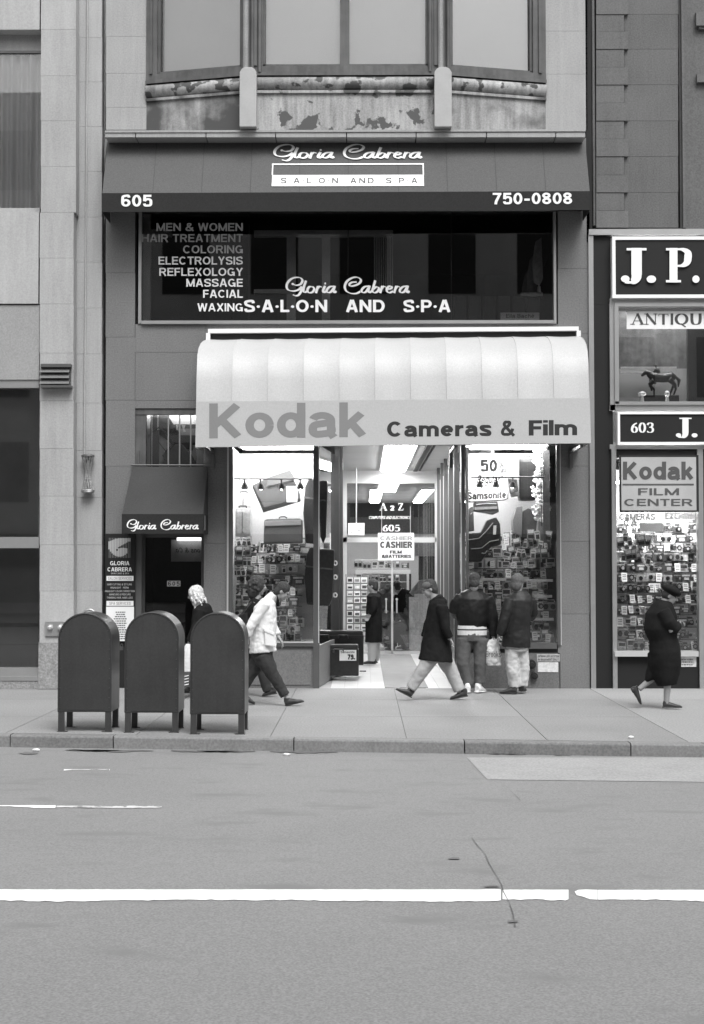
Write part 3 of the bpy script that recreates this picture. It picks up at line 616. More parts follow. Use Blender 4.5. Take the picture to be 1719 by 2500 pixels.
for i, (x, y) in enumerate(((1310, 640), (1296, 676), (1284, 704))):
    t = thing('folding_fan', ('tall pale panel', 'middle grey panel', 'low grey panel')[i] + ' leaning at the right end inside the salon window', 'display panel', U(x, 764, .5+i*.12))
    mb = MB(); F_ = F(.5 + i*.12); mb.poly(F_, [(x-3,y-50+i*9),(x+12,y-60),(x+16,y+40),(x+8,y+58),(x-8,y+50),(x-10,y)], -.02, 0); build('panel', mb, GRAYS[3 if i == 0 else 2], t)
t = thing('name_card', 'white name card standing on the right end of the salon window sill', 'card', U(1270, 779, .25))
mb = MB(); mb.pb(F(.08), 1222, 763, 1317, 780, -.02, 0); build('card', mb, m_white, t); letters('Ella Baché', F(.08), 1236, 1304, 776, 766.5, .003, m_letd, t, off=.01)
t = thing('small_shelf', 'small shelf holding bottles inside the right end of the salon window', 'shelf', U(1300, 718, .4)); mb = MB(); mb.pb(F(.35), 1272, 714, 1325, 722, -.2, 0); build('board', mb, GRAYS[3], t)
t = thing('bottle', 'pale bottle standing on the small shelf in the salon window', 'bottle', U(1316, 714, .45)); mb = MB(); p = U(1316, 714, .45); mb.cyl(p, p+Vector((0,0,.09)), .03, .028); mb.cyl(p+Vector((0,0,.09)), p+Vector((0,0,.13)), .012); build('glass', mb, GRAYS[4], t)
rnd = random.Random(4)
for i in range(6):
    t = thing('salon_chair', 'row of dark chair backs inside the right half of the salon window', 'chair', U(1120+i*36, 782, .9), 'dark chairs inside the salon window')
    mb = MB(); mb.pb(F(.45), 1108+i*36, 722, 1138+i*36, 790, -.08, 0); build('backrest', mb, GRAYS[1], t, bevel=.02)

# ------------------------------------------------------------------ salon awning
def px_awn(x, y, Y, sl): return U(x, y + sl * (x - 845) / 1190, Y)
aw = thing('awning', 'long slanted grey canvas awning with a dark valance under the bay window', 'awning', U(845, 515, -.3))
Yt, Yb = -.10, -.66; mb = MB(); seams = [250, 373, 492, 611, 731, 850, 973, 1093, 1213, 1333, 1440]
def at_(x, q):            # x in bottom-edge pixels, q 0 bottom .. 1 top
    xt = 262 + (x - 249) / (1440 - 249) * (1428 - 262); a = px_awn(x, 470, Yb, -5); b = px_awn(xt, 339, Yt, -5); p = a.lerp(b, q)
    return p
for i in range(len(seams)-1):
    n = 8; vs = []; k = 6
    for q in range(k+1):
        for j in range(n+1):
            x = seams[i] + (seams[i+1]-seams[i])*j/n; p = at_(x, q/k)
            p = p + Vector((0, .5, .8)) * (-.012 * math.sin(math.pi*j/n) * math.sin(math.pi*q/k)); vs.append(p)
    mb.smooth = True; mb.add(vs, [(q*(n+1)+j, q*(n+1)+j+1, (q+1)*(n+1)+j+1, (q+1)*(n+1)+j) for q in range(k) for j in range(n)]); mb.smooth = False
for x, xt in ((249, 262), (1440, 1428)):
    a = px_awn(x, 470, Yb, -5); b = px_awn(xt, 339, Yt, -5); c = Vector((b.x, -.02, a.z)); mb.add([a, b, c], [(0, 1, 2)])
build('canopy', mb, m_salon, aw)
mb = MB(); FV = Fr((0, Yb - .004, 0), (1,0,0), (0,0,1))
a, b, c, d = px_awn(249, 469, Yb, -5), px_awn(1440, 469, Yb, -5), px_awn(249, 515, Yb, -5), px_awn(1440, 515, Yb, -5)
mb.hexa([c, d, d + Vector((0,.012,0)), c + Vector((0,.012,0)), a, b, b + Vector((0,.012,0)), a + Vector((0,.012,0))])
for p, q in ((a, c), (b, d)): mb.hexa([q + Vector((-.006,.013,0)), q + Vector((.006,.013,0)), Vector((q.x+.006,-.02,q.z)), Vector((q.x-.006,-.02,q.z)), p + Vector((-.006,.013,0)), p + Vector((.006,.013,0)), Vector((p.x+.006,-.02,p.z)), Vector((p.x-.006,-.02,p.z))])
build('valance', mb, m_valance, aw)
m_seam = M('awning_seam', .05, .9, 0, 1, 0)
for x in seams[1:-1]:
    a = at_(x-.5, .01); b = at_(x+.5, .01); c = at_(x+.5, .99); d = at_(x-.5, .99); o = Vector((0,-.004,.002)); mb = MB(); mb.add([a+o, b+o, c+o, d+o], [(0,1,2,3)]); build('seam', mb, m_seam, aw)
mb = MB(); a = U(262, 334, -.1); b = U(1428, 328, -.1); mb.cyl(a + Vector((0,-.02,-.02)), b + Vector((0,-.02,-.02)), .022, n=8); build('top_bar', mb, m_black, aw)
p0 = px_awn(845, 470, Yb, 0); p1 = px_awn(845, 339, Yt, 0); FS = Fr((0, p0.y, p0.z), (1,0,0), (0, p1.y-p0.y, p1.z-p0.z))
script_sign(FS, 668, 1030, 352, 393, .016, m_letw, aw)
mb = MB(); mb.pb(FS, 664, 399, 1035, 402, .004, .012); mb.pb(FS, 664, 402, 667, 427, .004, .012); mb.pb(FS, 1032, 402, 1035, 427, .004, .012); mb.pb(FS, 664, 427, 1035, 454, .004, .012); build('name_panel', mb, m_letw, aw)
letters('S·A·L·O·N  AND  S·P·A', FS, 686, 1019, 447, 434, .016, m_letd, aw, off=.01, spacing=1.4)
letters('605', FV, 296, 372, 504.5, 475.5, .004, m_letw, aw, off=.03)
letters('750-0808', FV, 1203, 1397, 499, 471, .004, m_letw, aw, off=.03, slope=-1)

# ------------------------------------------------------------------ camera shop awning
ka = thing('awning', 'big white barrel awning with camera and film lettering on its front', 'awning', U(960, 1090, -.6))
PR = [(-.04, 824, 508, 1410), (-.18, 825, 503, 1416), (-.36, 828, 496, 1422), (-.56, 834, 490, 1427), (-.76, 845, 485, 1432), (-.92, 862, 482, 1435), (-1.02, 886, 481, 1437), (-1.07, 920, 480, 1438), (-1.09, 976, 479, 1440)]
def kp(t, i, sag=0):
    Y, y, a, b = PR[i]; x = a + (b - a) * t; p = U(x, y - 9 * (x - 960) / 960, Y)
    return p + Vector((0, sag * .9, -sag * .5))
N = 11; mb = MB(); mb.smooth = True
for s in range(N):
    n = 8; k = len(PR); vs = [kp((s + j/n) / N, i, .028 * math.sin(math.pi*j/n) * (1 if 0 < i < k-1 else .3) + .008*(j/n)) for i in range(k) for j in range(n+1)]
    mb.add(vs, [(i*(n+1)+j, (i+1)*(n+1)+j, (i+1)*(n+1)+j+1, i*(n+1)+j+1) for i in range(k-1) for j in range(n)])
mb.smooth = False
for t in (0, 1):
    e = [kp(t, i) for i in range(len(PR))]; z = e[-1]; e.append(Vector((z.x, -.03, z.z))); mb.add(e, [tuple(range(len(e)))])
build('canopy', mb, m_canvasw, ka)
mb = MB(); FK = Fr((0, -1.12, 0), (1,0,0), (0,0,1)); g0 = kp(0, 8); g1 = kp(1, 8); h0 = U(477, 1092, -1.12); h1 = U(1443, 1082, -1.12); o = Vector((0,.012,0))
mb.hexa([h0, h1, h1+o, h0+o, g0, g1, g1+o, g0+o])
for g, h in ((g0, h0), (g1, h1)): mb.add([g, h, Vector((h.x, -.03, h.z)), Vector((g.x, -.03, g.z))], [(0,1,2,3)])
build('front_panel', mb, m_canvasg, ka)
mb = MB(); sl = [U(508, 803, -.12), U(1413, 797, -.12)]
a, b = sl; th = .06
mb.hexa([a+Vector((0,0,-th)), b+Vector((0,0,-th)), b+Vector((0,.11,-th)), a+Vector((0,.11,-th)), a, b, b+Vector((0,.11,0)), a+Vector((0,.11,0))])
for q in (a, b): s_ = .03; mb.box(q.x - s_, q.x + s_, -.122, -.01, q.z - .16, q.z - .061)
build('head_rail', mb, m_white, ka)
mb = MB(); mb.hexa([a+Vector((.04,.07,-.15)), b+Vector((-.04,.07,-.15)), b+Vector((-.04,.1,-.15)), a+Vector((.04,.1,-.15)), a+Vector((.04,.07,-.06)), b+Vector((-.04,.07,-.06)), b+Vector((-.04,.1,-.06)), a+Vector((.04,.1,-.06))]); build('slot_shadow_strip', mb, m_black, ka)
mb = MB()
for x in (500, 1112, 1420):
    p = U(x, 1096, -1.06); mb.box(p.x-.02, p.x+.02, -1.06, -.02, p.z+.02, p.z+.06); mb.box(p.x-.025, p.x+.025, -.06, -.01, p.z-.2, p.z+.1)
mb.box(h0.x+.03, h1.x-.03, -1.10, -1.06, h0.z+.05, h0.z+.09); build('support_arm', mb, m_alud, ka)
pg = (g0 + g1) / 2; ph = (h0 + h1) / 2; FPn = Fr((0, ph.y, ph.z), (1,0,0), (0, pg.y-ph.y, pg.z-ph.z))
letters('Kodak', FPn, 511, 894, 1070, 985, .001, m_kodak, ka, off=.036, slope=-3, spacing=.94)
letters('Cameras', FPn, 945, 1200, 1066.5, 1029, .001, m_black, ka, off=.044, slope=-2, spacing=.98)
letters('&', FPn, 1223, 1258, 1064, 1027, .001, m_black, ka, off=.035)
letters('Film', FPn, 1291, 1409, 1063.5, 1026, .001, m_black, ka, off=.046, slope=-1, spacing=.98)

# ------------------------------------------------------------------ salon entrance, barred window, small awning
mb = MB(); mb.pb(F0, 330, 997, 500, 1012, -.12, -.02); mb.pb(F0, 330, 1012, 356, 1145, -.12, -.03); mb.pb(F0, 480, 1012, 497, 1145, -.12, -.03); mb.pb(F0, 336, 1100, 340, 1145, -.03, .0)
bw_ = build('barred_window', mb, m_wood, B1)
mb = MB(); mb.pb(F0, 356, 1012, 480, 1180, -.10, -.095); build('pane', mb, m_glass, bw_)
mb = MB()
for x in (411, 438.5, 465.5): mb.pb(F0, x-1.6, 1005, x+1.6, 1180, -.05, -.03)
build('bar', mb, m_alu, bw_)
mb = MB(); mb.pb(F(.25), 340, 1000, 500, 1230, -.02, 0); build('back_panel', mb, M('display_back', .75), bw_)
mb = MB(); mb.pb(F(.18), 367, 1012, 388, 1200, -.02, 0); mb.poly(F(.20), [(388,1012),(408,1012),(445,1068),(470,1086),(470,1100),(425,1088),(388,1060)], -.02, 0); mb.pb(F(.22), 425, 1036, 480, 1086, -.02, 0); build('inner_beam', mb, M('inner_beam', .11), bw_)
mb = MB(); mb.pb(F(.17), 369, 1012, 372, 1200, -.01, 0); mb.pb(F(.17), 384, 1012, 387, 1050, -.01, 0); mb.poly(F(.17), [(430,1038),(436,1038),(434,1050),(431,1050)], -.01, 0); mb.poly(F(.17), [(444,1038),(453,1038),(450,1046),(454,1054),(448,1054)], -.01, 0); build('trim', mb, GRAYS[4], bw_)
mb = MB(); mb.box(-3.25, -2.45, .15, .225, 4.06, 4.08); tag(build('window_light_strip', mb, emit('fill_strip', 6), loc=(-2.9, .2, 4.06)), 'lamp strip at the head of the barred window', 'light')
t = thing('shoulder_bag', 'black shoulder bag hanging tilted behind the window bars over the salon door', 'bag', U(435, 1140, .1))
mb = MB(); mb.poly(F(.08), [(396,1112),(404,1100),(428,1085),(445,1085),(466,1108),(483,1138),(470,1160),(425,1165),(405,1135)], -.08, 0); build('bag_body', mb, GRAYS[0], t, bevel=.01)
mb = MB(); pts = [U(x, y, .06) for x, y in ((372,1055),(388,1043),(404,1056),(424,1084),(404,1101),(388,1080))]; mb.tube(pts, .006, 6); build('strap', mb, GRAYS[0], t)

FD = F(.22)
mb = MB(); mb.pb(FD, 345, 1312, 353, 1684, -.05, .03); mb.pb(FD, 491, 1312, 496, 1684, -.05, .03); mb.pb(FD, 345, 1296, 496, 1312, -.05, .03); mb.pb(FD, 353, 1640, 491, 1684, -.04, .01)
dr = build('salon_door', mb, m_alud, B1)
mb = MB(); mb.pb(FD, 353, 1312, 491, 1640, -.02, -.015); build('pane', mb, m_glassd, dr)
mb = MB(); mb.pb(FD, 408, 1418, 440.5, 1431.5, -.014, -.010); build('number_plate', mb, GRAYS[3], dr)
letters('605', FD, 410.5, 438.5, 1430, 1419.5, -.008, m_black, dr, off=.03, spacing=1.35)
mb = MB(); mb.pb(F(.8), 418, 1318, 500, 1371, -.01, 0); build('reflection_panel', mb, M('reflection_panel', .45, .7), dr)  # solid panel behind the glass stands in for a mirrored street sign's reflection
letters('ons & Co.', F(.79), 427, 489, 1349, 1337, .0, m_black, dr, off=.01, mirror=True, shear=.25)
mb = MB(); mb.pb(F(.7), 432, 1309, 495, 1320, -.05, 0); build('inner_lamp_strip', mb, emit('hall_light', 2.5), dr)
mb = MB(); mb.cyl(U(478, 1500, .16), U(478, 1560, .16), .012); build('handle', mb, m_alu, dr)
mb = MB(); mb.pb(F(.1), 330, 1303, 345, 1684, -.25, .10); build('door_pilaster', mb, M('door_pilaster', .085, .7, .1), B1)
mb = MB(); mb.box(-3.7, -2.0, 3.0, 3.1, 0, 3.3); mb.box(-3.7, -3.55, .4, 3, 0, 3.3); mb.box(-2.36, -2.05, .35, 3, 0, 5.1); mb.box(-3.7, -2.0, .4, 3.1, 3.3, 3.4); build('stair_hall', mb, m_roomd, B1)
mb = MB(); mb.box(-3.7, -2.36, .05, 3, -.05, .02); build('door_sill', mb, m_granite, B1)
mb = MB(); mb.pb(F(.05), 256, 1303, 330, 1312, -.2, .05); mb.pb(F(.02), 256, 1312, 330, 1684, -.2, 0); build('black_cladding', mb, m_board, B1)

sg = thing('services_board', 'tall black and white board of salon services left of the salon door', 'sign', U(293, 1565, -.05))
FB_ = F(-.03); mb = MB(); mb.pb(FB_, 256, 1303, 330, 1567, -.03, 0); build('board', mb, m_board, sg)
mb = MB()
for i in range(14):
    x = 266.5 + i*3.9; g = [(x-266.5)/54]; t_ = g[0]
    # column of the swirl emblem: top lobe narrows to the right, round bottom
    lo = 1362 - 3 - abs((x - 292) / 28)**2.2 * 22; hi = 1316 if t_ < .85 else 1322
    if t_ < .22: spans = [(1322 - t_*22, lo)]
    elif t_ < .42: spans = [(1315, 1338 + (t_-.22)*16), (1345, lo)] if t_ > .3 else [(1315, lo)]
    elif t_ < .80: spans = [(1314, 1336 - (t_-.42)*30), (1337 + abs(t_-.62)*10, lo)]
    elif t_ < .95: spans = [(1314, 1322)]
    else: spans = []
    for a, b in spans:
        if b > a: mb.pb(FB_, x-1.6, a, x+1.6, b, 0, .002)
build('emblem', mb, m_letg, sg)
mb = MB()
for i in range(14): mb.pb(FB_, 266.2 + i*3.9, 1313, 267.2+i*3.9, 1362, 0, .0015)
build('emblem_line', mb, M('emblem_line', .22), sg)
letters('GLORIA', FB_, 269, 316, 1380, 1370, .003, m_letw, sg, off=.03); letters('CABRERA', FB_, 262.5, 322, 1395, 1385, .003, m_letw, sg, off=.03)
letters('SKIN CARE & SPA', FB_, 271, 315, 1402, 1398, .003, m_letg, sg, off=.02)
for r in ((260,1406,326,1418), (260,1467,326,1479), (259,1481,327,1565)): mb = MB(); mb.pb(FB_, *r, 0, .003); build('white_label', mb, m_letw, sg)
letters('SALON SERVICES', FB_, 264, 322, 1415.5, 1408.5, .005, GRAYS[2], sg, off=.005); letters('SPA SERVICES', FB_, 267, 319, 1476.5, 1469.5, .005, GRAYS[2], sg, off=.005)
for s, a, b, y in (('HAIR CUTTING & STYLING', 262, 322, 1429), ('HIGHLIGHT · PERM', 270, 314, 1437), ('HIGHLIGHT COLOR CORRECTION', 256.5, 329, 1445.5), ('MANICURE & PEDICURE', 267, 319, 1453.5), ('THINNING HAIR, HAIR LOSS', 261, 324, 1461.5)):
    letters(s, FB_, a, b, y, y-4.6, .003, m_letg, sg, off=.018)
textlines(FB_, 277, 312, 1492, 1562, 13, .006, GRAYS[1], sg, 3)

sa = thing('awning', 'small dark fabric awning over the salon door', 'awning', U(400, 1303, -.35))
a, b, c, d = U(324, 1139, -.05), U(508, 1139, -.05), U(298, 1255, -.62), U(496, 1255, -.62); mb = MB(); mb.smooth = True; n = 10; k = 6; vs = []
for q in range(k+1):
    for j in range(n+1): p = c.lerp(d, j/n).lerp(a.lerp(b, j/n), q/k); vs.append(p + Vector((0,.5,.8)) * (-.02*math.sin(math.pi*j/n)*math.sin(math.pi*q/k)))
mb.add(vs, [(q*(n+1)+j, q*(n+1)+j+1, (q+1)*(n+1)+j+1, (q+1)*(n+1)+j) for q in range(k) for j in range(n)]); mb.smooth = False
for p, q in ((a, c), (b, d)): mb.add([q, p, Vector((p.x, -.03, q.z))], [(0,1,2)])
m_smaw = M('awning_canvas_worn', .040, .85, .14, 2.2, .2, 60); build('canopy', mb, m_smaw, sa)
FV2 = Fr((0, -.625, 0), (1,0,0), (0,0,1)); mb = MB(); mb.pb(FV2, 298, 1255, 496, 1303, -.012, 0); u0, u1, v0, v1 = FV2.rect(298, 1255, 496, 1303)
for u in (u0, u1): mb.box(u-.006, u+.006, -.61, -.02, v0, v1)
build('valance', mb, m_valance, sa); script_sign(FV2, 310, 485, 1268, 1297, .003, m_letw, sa)
mb = MB(); mb.cyl(a + Vector((-.02,0,.02)), b + Vector((.04,0,.02)), .014, n=8); mb.box(u1+.012, u1+.03, -.6, -.56, v0+.05, v1-.02); build('frame_bar', mb, m_alud, sa)

# ------------------------------------------------------------------ shopfront
ZC = 3.75
sf = MB()                                                         # frames
for x0, x1, w_ in ((558, 568, .03), (765, 780, .04), (1128, 1136, .04), (1360, 1368, .03)): sf = MB(); sf.pb(F0, x0, 1060, x1, 1684 if x0 in (765,1128) else 1575, -.05, w_); shop = build('shopfront', sf, m_alud, B1) if x0 == 558 else (build('mullion', sf, m_alud, shop), shop)[1]
for r in ((568, 1568, 765, 1578), (1136, 1570, 1360, 1584)): sf = MB(); sf.pb(F0, *r, -.15, .04); build('sill', sf, m_alud, shop)
mb = MB(); mb.pb(F0, 554, 1085, 558, 1575, -.02, .04); mb.pb(F0, 777, 1085, 779.5, 1570, .04, .05); mb.pb(F0, 1126, 1085, 1128, 1684, -.02, .05); mb.pb(F0, 1368, 1085, 1370, 1575, -.02, .03); mb.pb(F0, 568, 1566, 765, 1570, .03, .05); build('bright_trim', mb, m_alul, shop)
mb = MB(); mb.pb(F0, 560, 1578, 765, 1684, -.12, .0); mb.pb(F0, 568, 1588, 758, 1672, 0, .012); build('stall_riser', mb, m_granite, shop)
mb = MB(); mb.pb(F0, 1136, 1594, 1368, 1684, -.12, .0); mb.pb(F0, 1136, 1598, 1238, 1680, 0, .006); mb.pb(F0, 1242, 1598, 1366, 1680, 0, .006); build('stall_riser', mb, M('riser_granite', .13, .6, .12, 2, .25, 50, streak=.08), shop)
mb = MB(); mb.pb(F0, 1136, 1584, 1368, 1594, -.12, -.02); build('dark_band', mb, m_black, shop)
XL0, XL1, XR0, XR1 = -1.93, -.70, 1.53, 2.86
PL, PLe = Vector((-.66, .02, 0)), Vector((-.42, 2.3, 0))          # the left return runs slightly askew
FRl = Fr(PL, PLe - PL, (0,0,1)); FRr = Fr((1.50, 0, 0), (0,-1,0), (0,0,1))
for r in ((568, 765, 1568), (1136, 1360, 1570)): mb = MB(); mb.pb(F0, r[0], 1060, r[1], r[2], -.03, -.024); build('pane', mb, m_glass, shop)
LRt = (PLe - PL).length
mb = MB(); mb.fb(FRl, .06, LRt-.05, .62, ZC-.15, -.02, -.014); mb.box(1.515, 1.521, .06, 8.1, .45, ZC-.15); build('side_pane', mb, m_glass, shop)
mb = MB(); mb.fb(FRl, 0, LRt, 0, .62, -.10, 0); mb.box(1.50, 1.6, .05, 8.1, 0, .45); build('side_riser', mb, m_granite, shop)
mb = MB(); mb.fb(FRl, LRt-.06, LRt, 0, ZC, -.04, .03); mb.box(-.47, -.335, 2.3, 2.44, 0, ZC)
for y in (2.0, 3.45, 4.9, 6.0, 7.3): mb.box(1.47, 1.535, y, y+.05, 0, ZC)
build('pillar', mb, m_alud, shop)
mb = MB()
for y in (2.2, 3.6, 5.2, 6.3, 7.6): mb.box(1.475, 1.52, y, y+.035, 0, ZC-.3)
build('bright_post', mb, m_alul, shop)
mb = MB(); mb.box(-.46, -.42, 2.44, 8.1, 0, ZC); build('arcade_wall', mb, M('arcade_wall', .30, .6, .1), shop)
mb = MB(); tiles_x = [i*.2 + .317 - .2*5 for i in range(0, 6)]
for i in range(-5, 16):
    for j in range(0, 42):
        a = .317 + i*.2; b = j*.2
        if a < -.68 or a > 1.5: continue
        if .3 < a + .1 < .97 and b < 7.9: continue
        mb.box(a+.002, a+.198, b+.004, b+.198, -.02, .0)
build('entrance_tile', mb, m_tile, B1)
mb = MB(); mb.box(-.8, 1.6, .0, 8.2, -.06, -.004); mb.box(-4, 4, .02, 18, -.2, -.06); build('floor_bed', mb, GRAYS[2], B1)
mt = MB(); mt.box(.317, .955, .04, 7.9, -.01, .008)
tag(build('entrance_mat', mt, m_mat, loc=(.63, 4, 0)), 'long dark grey entrance mat on the white tiles into the shop', 'mat')
mb = MB(); mb.box(-3.6, 3.35, .2, 8.2, ZC, ZC+.1); mb.box(-3.6, 3.35, 8.3, 18, 3.5, 3.6); build('ceiling', mb, m_ceil, B1)
mb = MB(); mb.box(1.02, 1.10, .4, 8.0, ZC-.03, ZC); mb.box(1.14, 1.17, .4, 8.0, ZC-.02, ZC); build('ceiling_slot', mb, m_black, B1)
mb = MB(); mb.box(-3.6, -2.0, 3.1, 18, 0, .01); mb.box(-3.6, 3.35, 8.2, 18, -.01, .004); build('shop_floor', mb, m_tile, B1)
mb = MB(); mb.box(-3.6, 3.35, 17.6, 17.8, 0, 3.5); mb.box(-2.2, -2.1, 8.3, 17.6, 0, 3.5); mb.box(3.0, 3.1, 8.3, 17.6, 0, 3.5); build('shop_wall', mb, m_room, B1)
mb = MB(); mb.pb(F(17.5), 840, 1224, 1075, 1303, -.05, 0); build('dark_wall_band', mb, M('dark_wall_band', .045), B1)
mb = MB(); mb.box(-.5, 1.6, 8.15, 8.35, 3.49, ZC); mb.box(-.5, -.36, 8.15, 8.3, 0, 3.49); mb.box(1.50, 1.60, 8.15, 8.3, 0, 3.49)
de = build('entrance_door', mb, m_alul, B1)
FDo = F(8.12); mb = MB(); mb.pb(FDo, 838, 1312, 1070, 1324, -.06, .02); mb.pb(FDo, 955, 1324, 960, 1598, -.04, .02); mb.pb(FDo, 838, 1590, 1070, 1597, -.04, .02); mb.pb(FDo, 838, 1145, 847, 1598, -.04, .02); mb.pb(FDo, 1062, 1145, 1071, 1598, -.04, .02); build('door_frame', mb, m_alul, de)
mb = MB(); mb.pb(FDo, 847, 1180, 1062, 1312, -.03, -.025); mb.pb(FDo, 847, 1324, 955, 1590, -.03, -.025); mb.pb(FDo, 960, 1324, 1062, 1590, -.03, -.025); build('pane', mb, m_glass, de)
mb = MB()
for x in (943, 969): mb.cyl(U(x, 1497, 8.05), U(x, 1463, 8.05), .014); mb.ell(U(x, 1463, 8.05), .025, .025, .025)
build('handle', mb, m_alul, de)
serif('A 2 Z', FDo, 926, 985, 1246, 1228.5, .0, m_letw, de)
letters('COMPUTERS AND ELECTRONICS', FDo, 901, 1003, 1267, 1260, .0, m_letw, de, off=.02, shear=.25)
serif('605', FDo, 934, 977, 1297, 1281.5, .0, m_letw, de)

def lamp(label, x0, x1, y0, y1, z, mat, group=None, tubes=4):
    t = thing('ceiling_light', label, 'light', ((x0+x1)/2, (y0+y1)/2, z), group); mb = MB()
    mb.box(x0-.03, x1+.03, y0-.03, y1+.03, z-.04, z-.002); build('housing', mb, m_white, t)
    mb = MB(); q = (x1 - x0) / tubes
    for i in range(tubes): mb.box(x0+q*i+.012, x0+q*(i+1)-.012, y0, y1, z-.07, z-.045)
    build('tube', mb, mat, t); return t
lamp('wide bright ceiling light in the entrance passage of the camera shop', .36, .84, .8, 7.6, ZC, m_lum)
lamp('fluorescent ceiling light seen left of the shop name on the glass', .17, .42, 10, 16, 3.5, m_lum)
lamp('fluorescent ceiling light seen right of the shop name on the glass', 1.3, 1.54, 10, 16, 3.5, m_lum)

# hanging signs inside
t = thing('cashier_sign', 'white sign reading cashier film batteries behind the shop door', 'sign', U(967, 1367, 8.7)); Fc = F(8.0)
mb = MB(); mb.pb(Fc, 923, 1301, 1011, 1368, -.02, 0); build('board', mb, m_white, t)
letters('CASHIER', Fc, 928, 1007, 1338, 1322, .006, M('cashier_grey', .08), t, off=.07); letters('CASHIER', Fc, 928, 1007, 1319, 1309, .006, M('cashier_reflection', .3), t, off=.05)  # paler upper word paints in the doubled reflection of the lettering
letters('FILM', Fc, 952, 981, 1351.5, 1344, .006, m_black, t, off=.05); letters('&BATTERIES', Fc, 932, 1004, 1362, 1354.5, .006, m_black, t, off=.05)
mb = MB(); 
for x in (932, 1002): mb.cyl(U(x, 1302, 8.02), U(x, 1302, 8.02) + Vector((0,0,.55)), .006, n=6)
build('hanger', mb, m_alul, t)
t = thing('hanging_sign', 'small blank white sign hanging from a rod left of the cashier sign', 'sign', U(870, 1310, 7.4)); Fc = F(7.4)
mb = MB(); mb.pb(Fc, 850, 1277, 890, 1306, -.02, 0); build('board', mb, m_white, t)
mb = MB(); p = U(870, 1277, 7.41); mb.cyl(p, Vector((p.x, p.y, ZC)), .012, n=8); build('rod', mb, m_alul, t); textlines(Fc, 855, 886, 1283, 1303, 4, .004, GRAYS[3], t, 9)

# shop furniture behind the door
t = thing('display_cabinet', 'white framed display cabinet against the far inside wall of the camera shop', 'cabinet', (.4, 13, 0))
Fk = F(13.0); mb = MB(); mb.pb(Fk, 868, 1391, 1002, 1401, -.4, 0); mb.pb(Fk, 993, 1401, 999, 1500, -.4, 0); mb.pb(Fk, 924, 1401, 928, 1470, -.4, -.1); mb.pb(Fk, 868, 1365, 1002, 1368, -.3, 0); build('frame', mb, m_white, t)
mb = MB(); mb.pb(Fk, 999, 1401, 1004, 1500, -.4, .01); mb.pb(Fk, 930, 1418, 955, 1424, -.3, -.1); mb.pb(Fk, 928, 1405, 931, 1417, -.3, -.1); mb.pb(Fk, 936, 1405, 939, 1417, -.3, -.1); build('dark_edge', mb, m_black, t)
mb = MB(); mb.pb(Fk, 865, 1401, 1005, 1600, -.45, -.42); build('back', mb, m_room, t)
mb = MB(); mb.pb(F(12.9), 965, 1402, 993, 1440, -.2, 0); build('dark_case', mb, GRAYS[1], t)
t = thing('curtain', 'dark curtain hanging at the right inside the camera shop door', 'curtain', U(1042, 1460, 10))
mb = MB(); Fk = F(10.0); mb.pb(Fk, 1022, 1357, 1043, 1462, -.05, 0); mb.pb(Fk, 1044, 1357, 1068, 1462, -.05, .01); build('fabric', mb, GRAYS[0], t)
mb = MB(); mb.pb(F(9.9), 1013, 1326, 1070, 1358, -.1, 0); tag(build('header_board', mb, GRAYS[2], loc=U(1040, 1340, 9.9)), 'grey board above the dark curtain inside the shop', 'board')
t = thing('shop_counter', 'pale shop counter with sloping grey top at the right behind the shop door', 'counter', U(1020, 1590, 9.3))
mb = MB(); Fk = F(9.6); mb.poly(Fk, [(1000,1448),(1022,1418),(1030,1416),(1075,1416),(1075,1450),(1040,1448),(1012,1458)], -.3, 0); build('sloping_top', mb, GRAYS[2], t)
mb = MB(); mb.pb(F(9.5), 1000, 1458, 1078, 1600, -.6, 0); mb.pb(F(9.45), 1012, 1450, 1050, 1459, -.1, 0); build('body', mb, GRAYS[4], t)
t = thing('counter', 'long white glass counter at the left behind the shop door', 'counter', (-.3, 12, 0)); mb = MB(); mb.box(-.9, .5, 12.0, 12.6, 0, .95); build('body', mb, GRAYS[4], t); mb = MB(); mb.box(-.95, .55, 11.96, 12.64, .95, .99); build('top', mb, GRAYS[2], t)

# ------------------------------------------------------------------ display windows
def display(x0, x1, yb, label, name='display_case'):
    t = thing(name, label, 'display', ((x0+x1)/2, .5, .62)); mb = MB()
    mb.box(x0, x1, .06, yb, .60, .66); build('floor_panel', mb, m_white, t)
    mb = MB(); mb.box(x0, x1, yb, yb+.03, .60, ZC-.2); mb.box(x0-.03, x0, .06, yb, .6, ZC-.2); build('back_panel', mb, m_room, t)
    mb = MB(); mb.box(x0+.08, x1-.10, .09, yb-.25, ZC-.16, ZC-.13); build('light_panel', mb, m_lum2, t)
    mb = MB(); mb.box(x0, x1, .06, yb, ZC-.12, ZC-.05); build('top_panel', mb, m_white, t); return t
DL = display(XL0, XL1+.05, 1.15, 'left display window case of the camera shop')
DR = display(XR0+.03, XR1-.02, 1.15, 'right display window case of the camera shop')
def rail(label, x0, x1, py, Y, lamps, parentlabel='light'):
    t = thing('spotlight_rail', label, 'light', U((x0+x1)/2, py, Y)); mb = MB(); a = U(x0, py, Y); b = U(x1, py, Y); mb.cyl(a, b, .012); build('rail', mb, m_black, t)
    for x in lamps:
        p = U(x, py, Y); q = p + Vector((0, .05, -.13)); mb = MB(); mb.cyl(p, p + Vector((0,0,-.06)), .012); mb.cyl(p + Vector((0,-.0,-.06)), q, .02, .055, 14); l = build('spotlight', mb, m_black, t)
        mb = MB(); mb.ell(q + Vector((0,-.0,-.012)), .03, .03, .02, n=10, m=6); build('bulb', mb, m_bulb, l)
rail('black spotlight rail with four lamps in the left display window', 570, 762, 1169, .22, (597, 636, 687, 733))
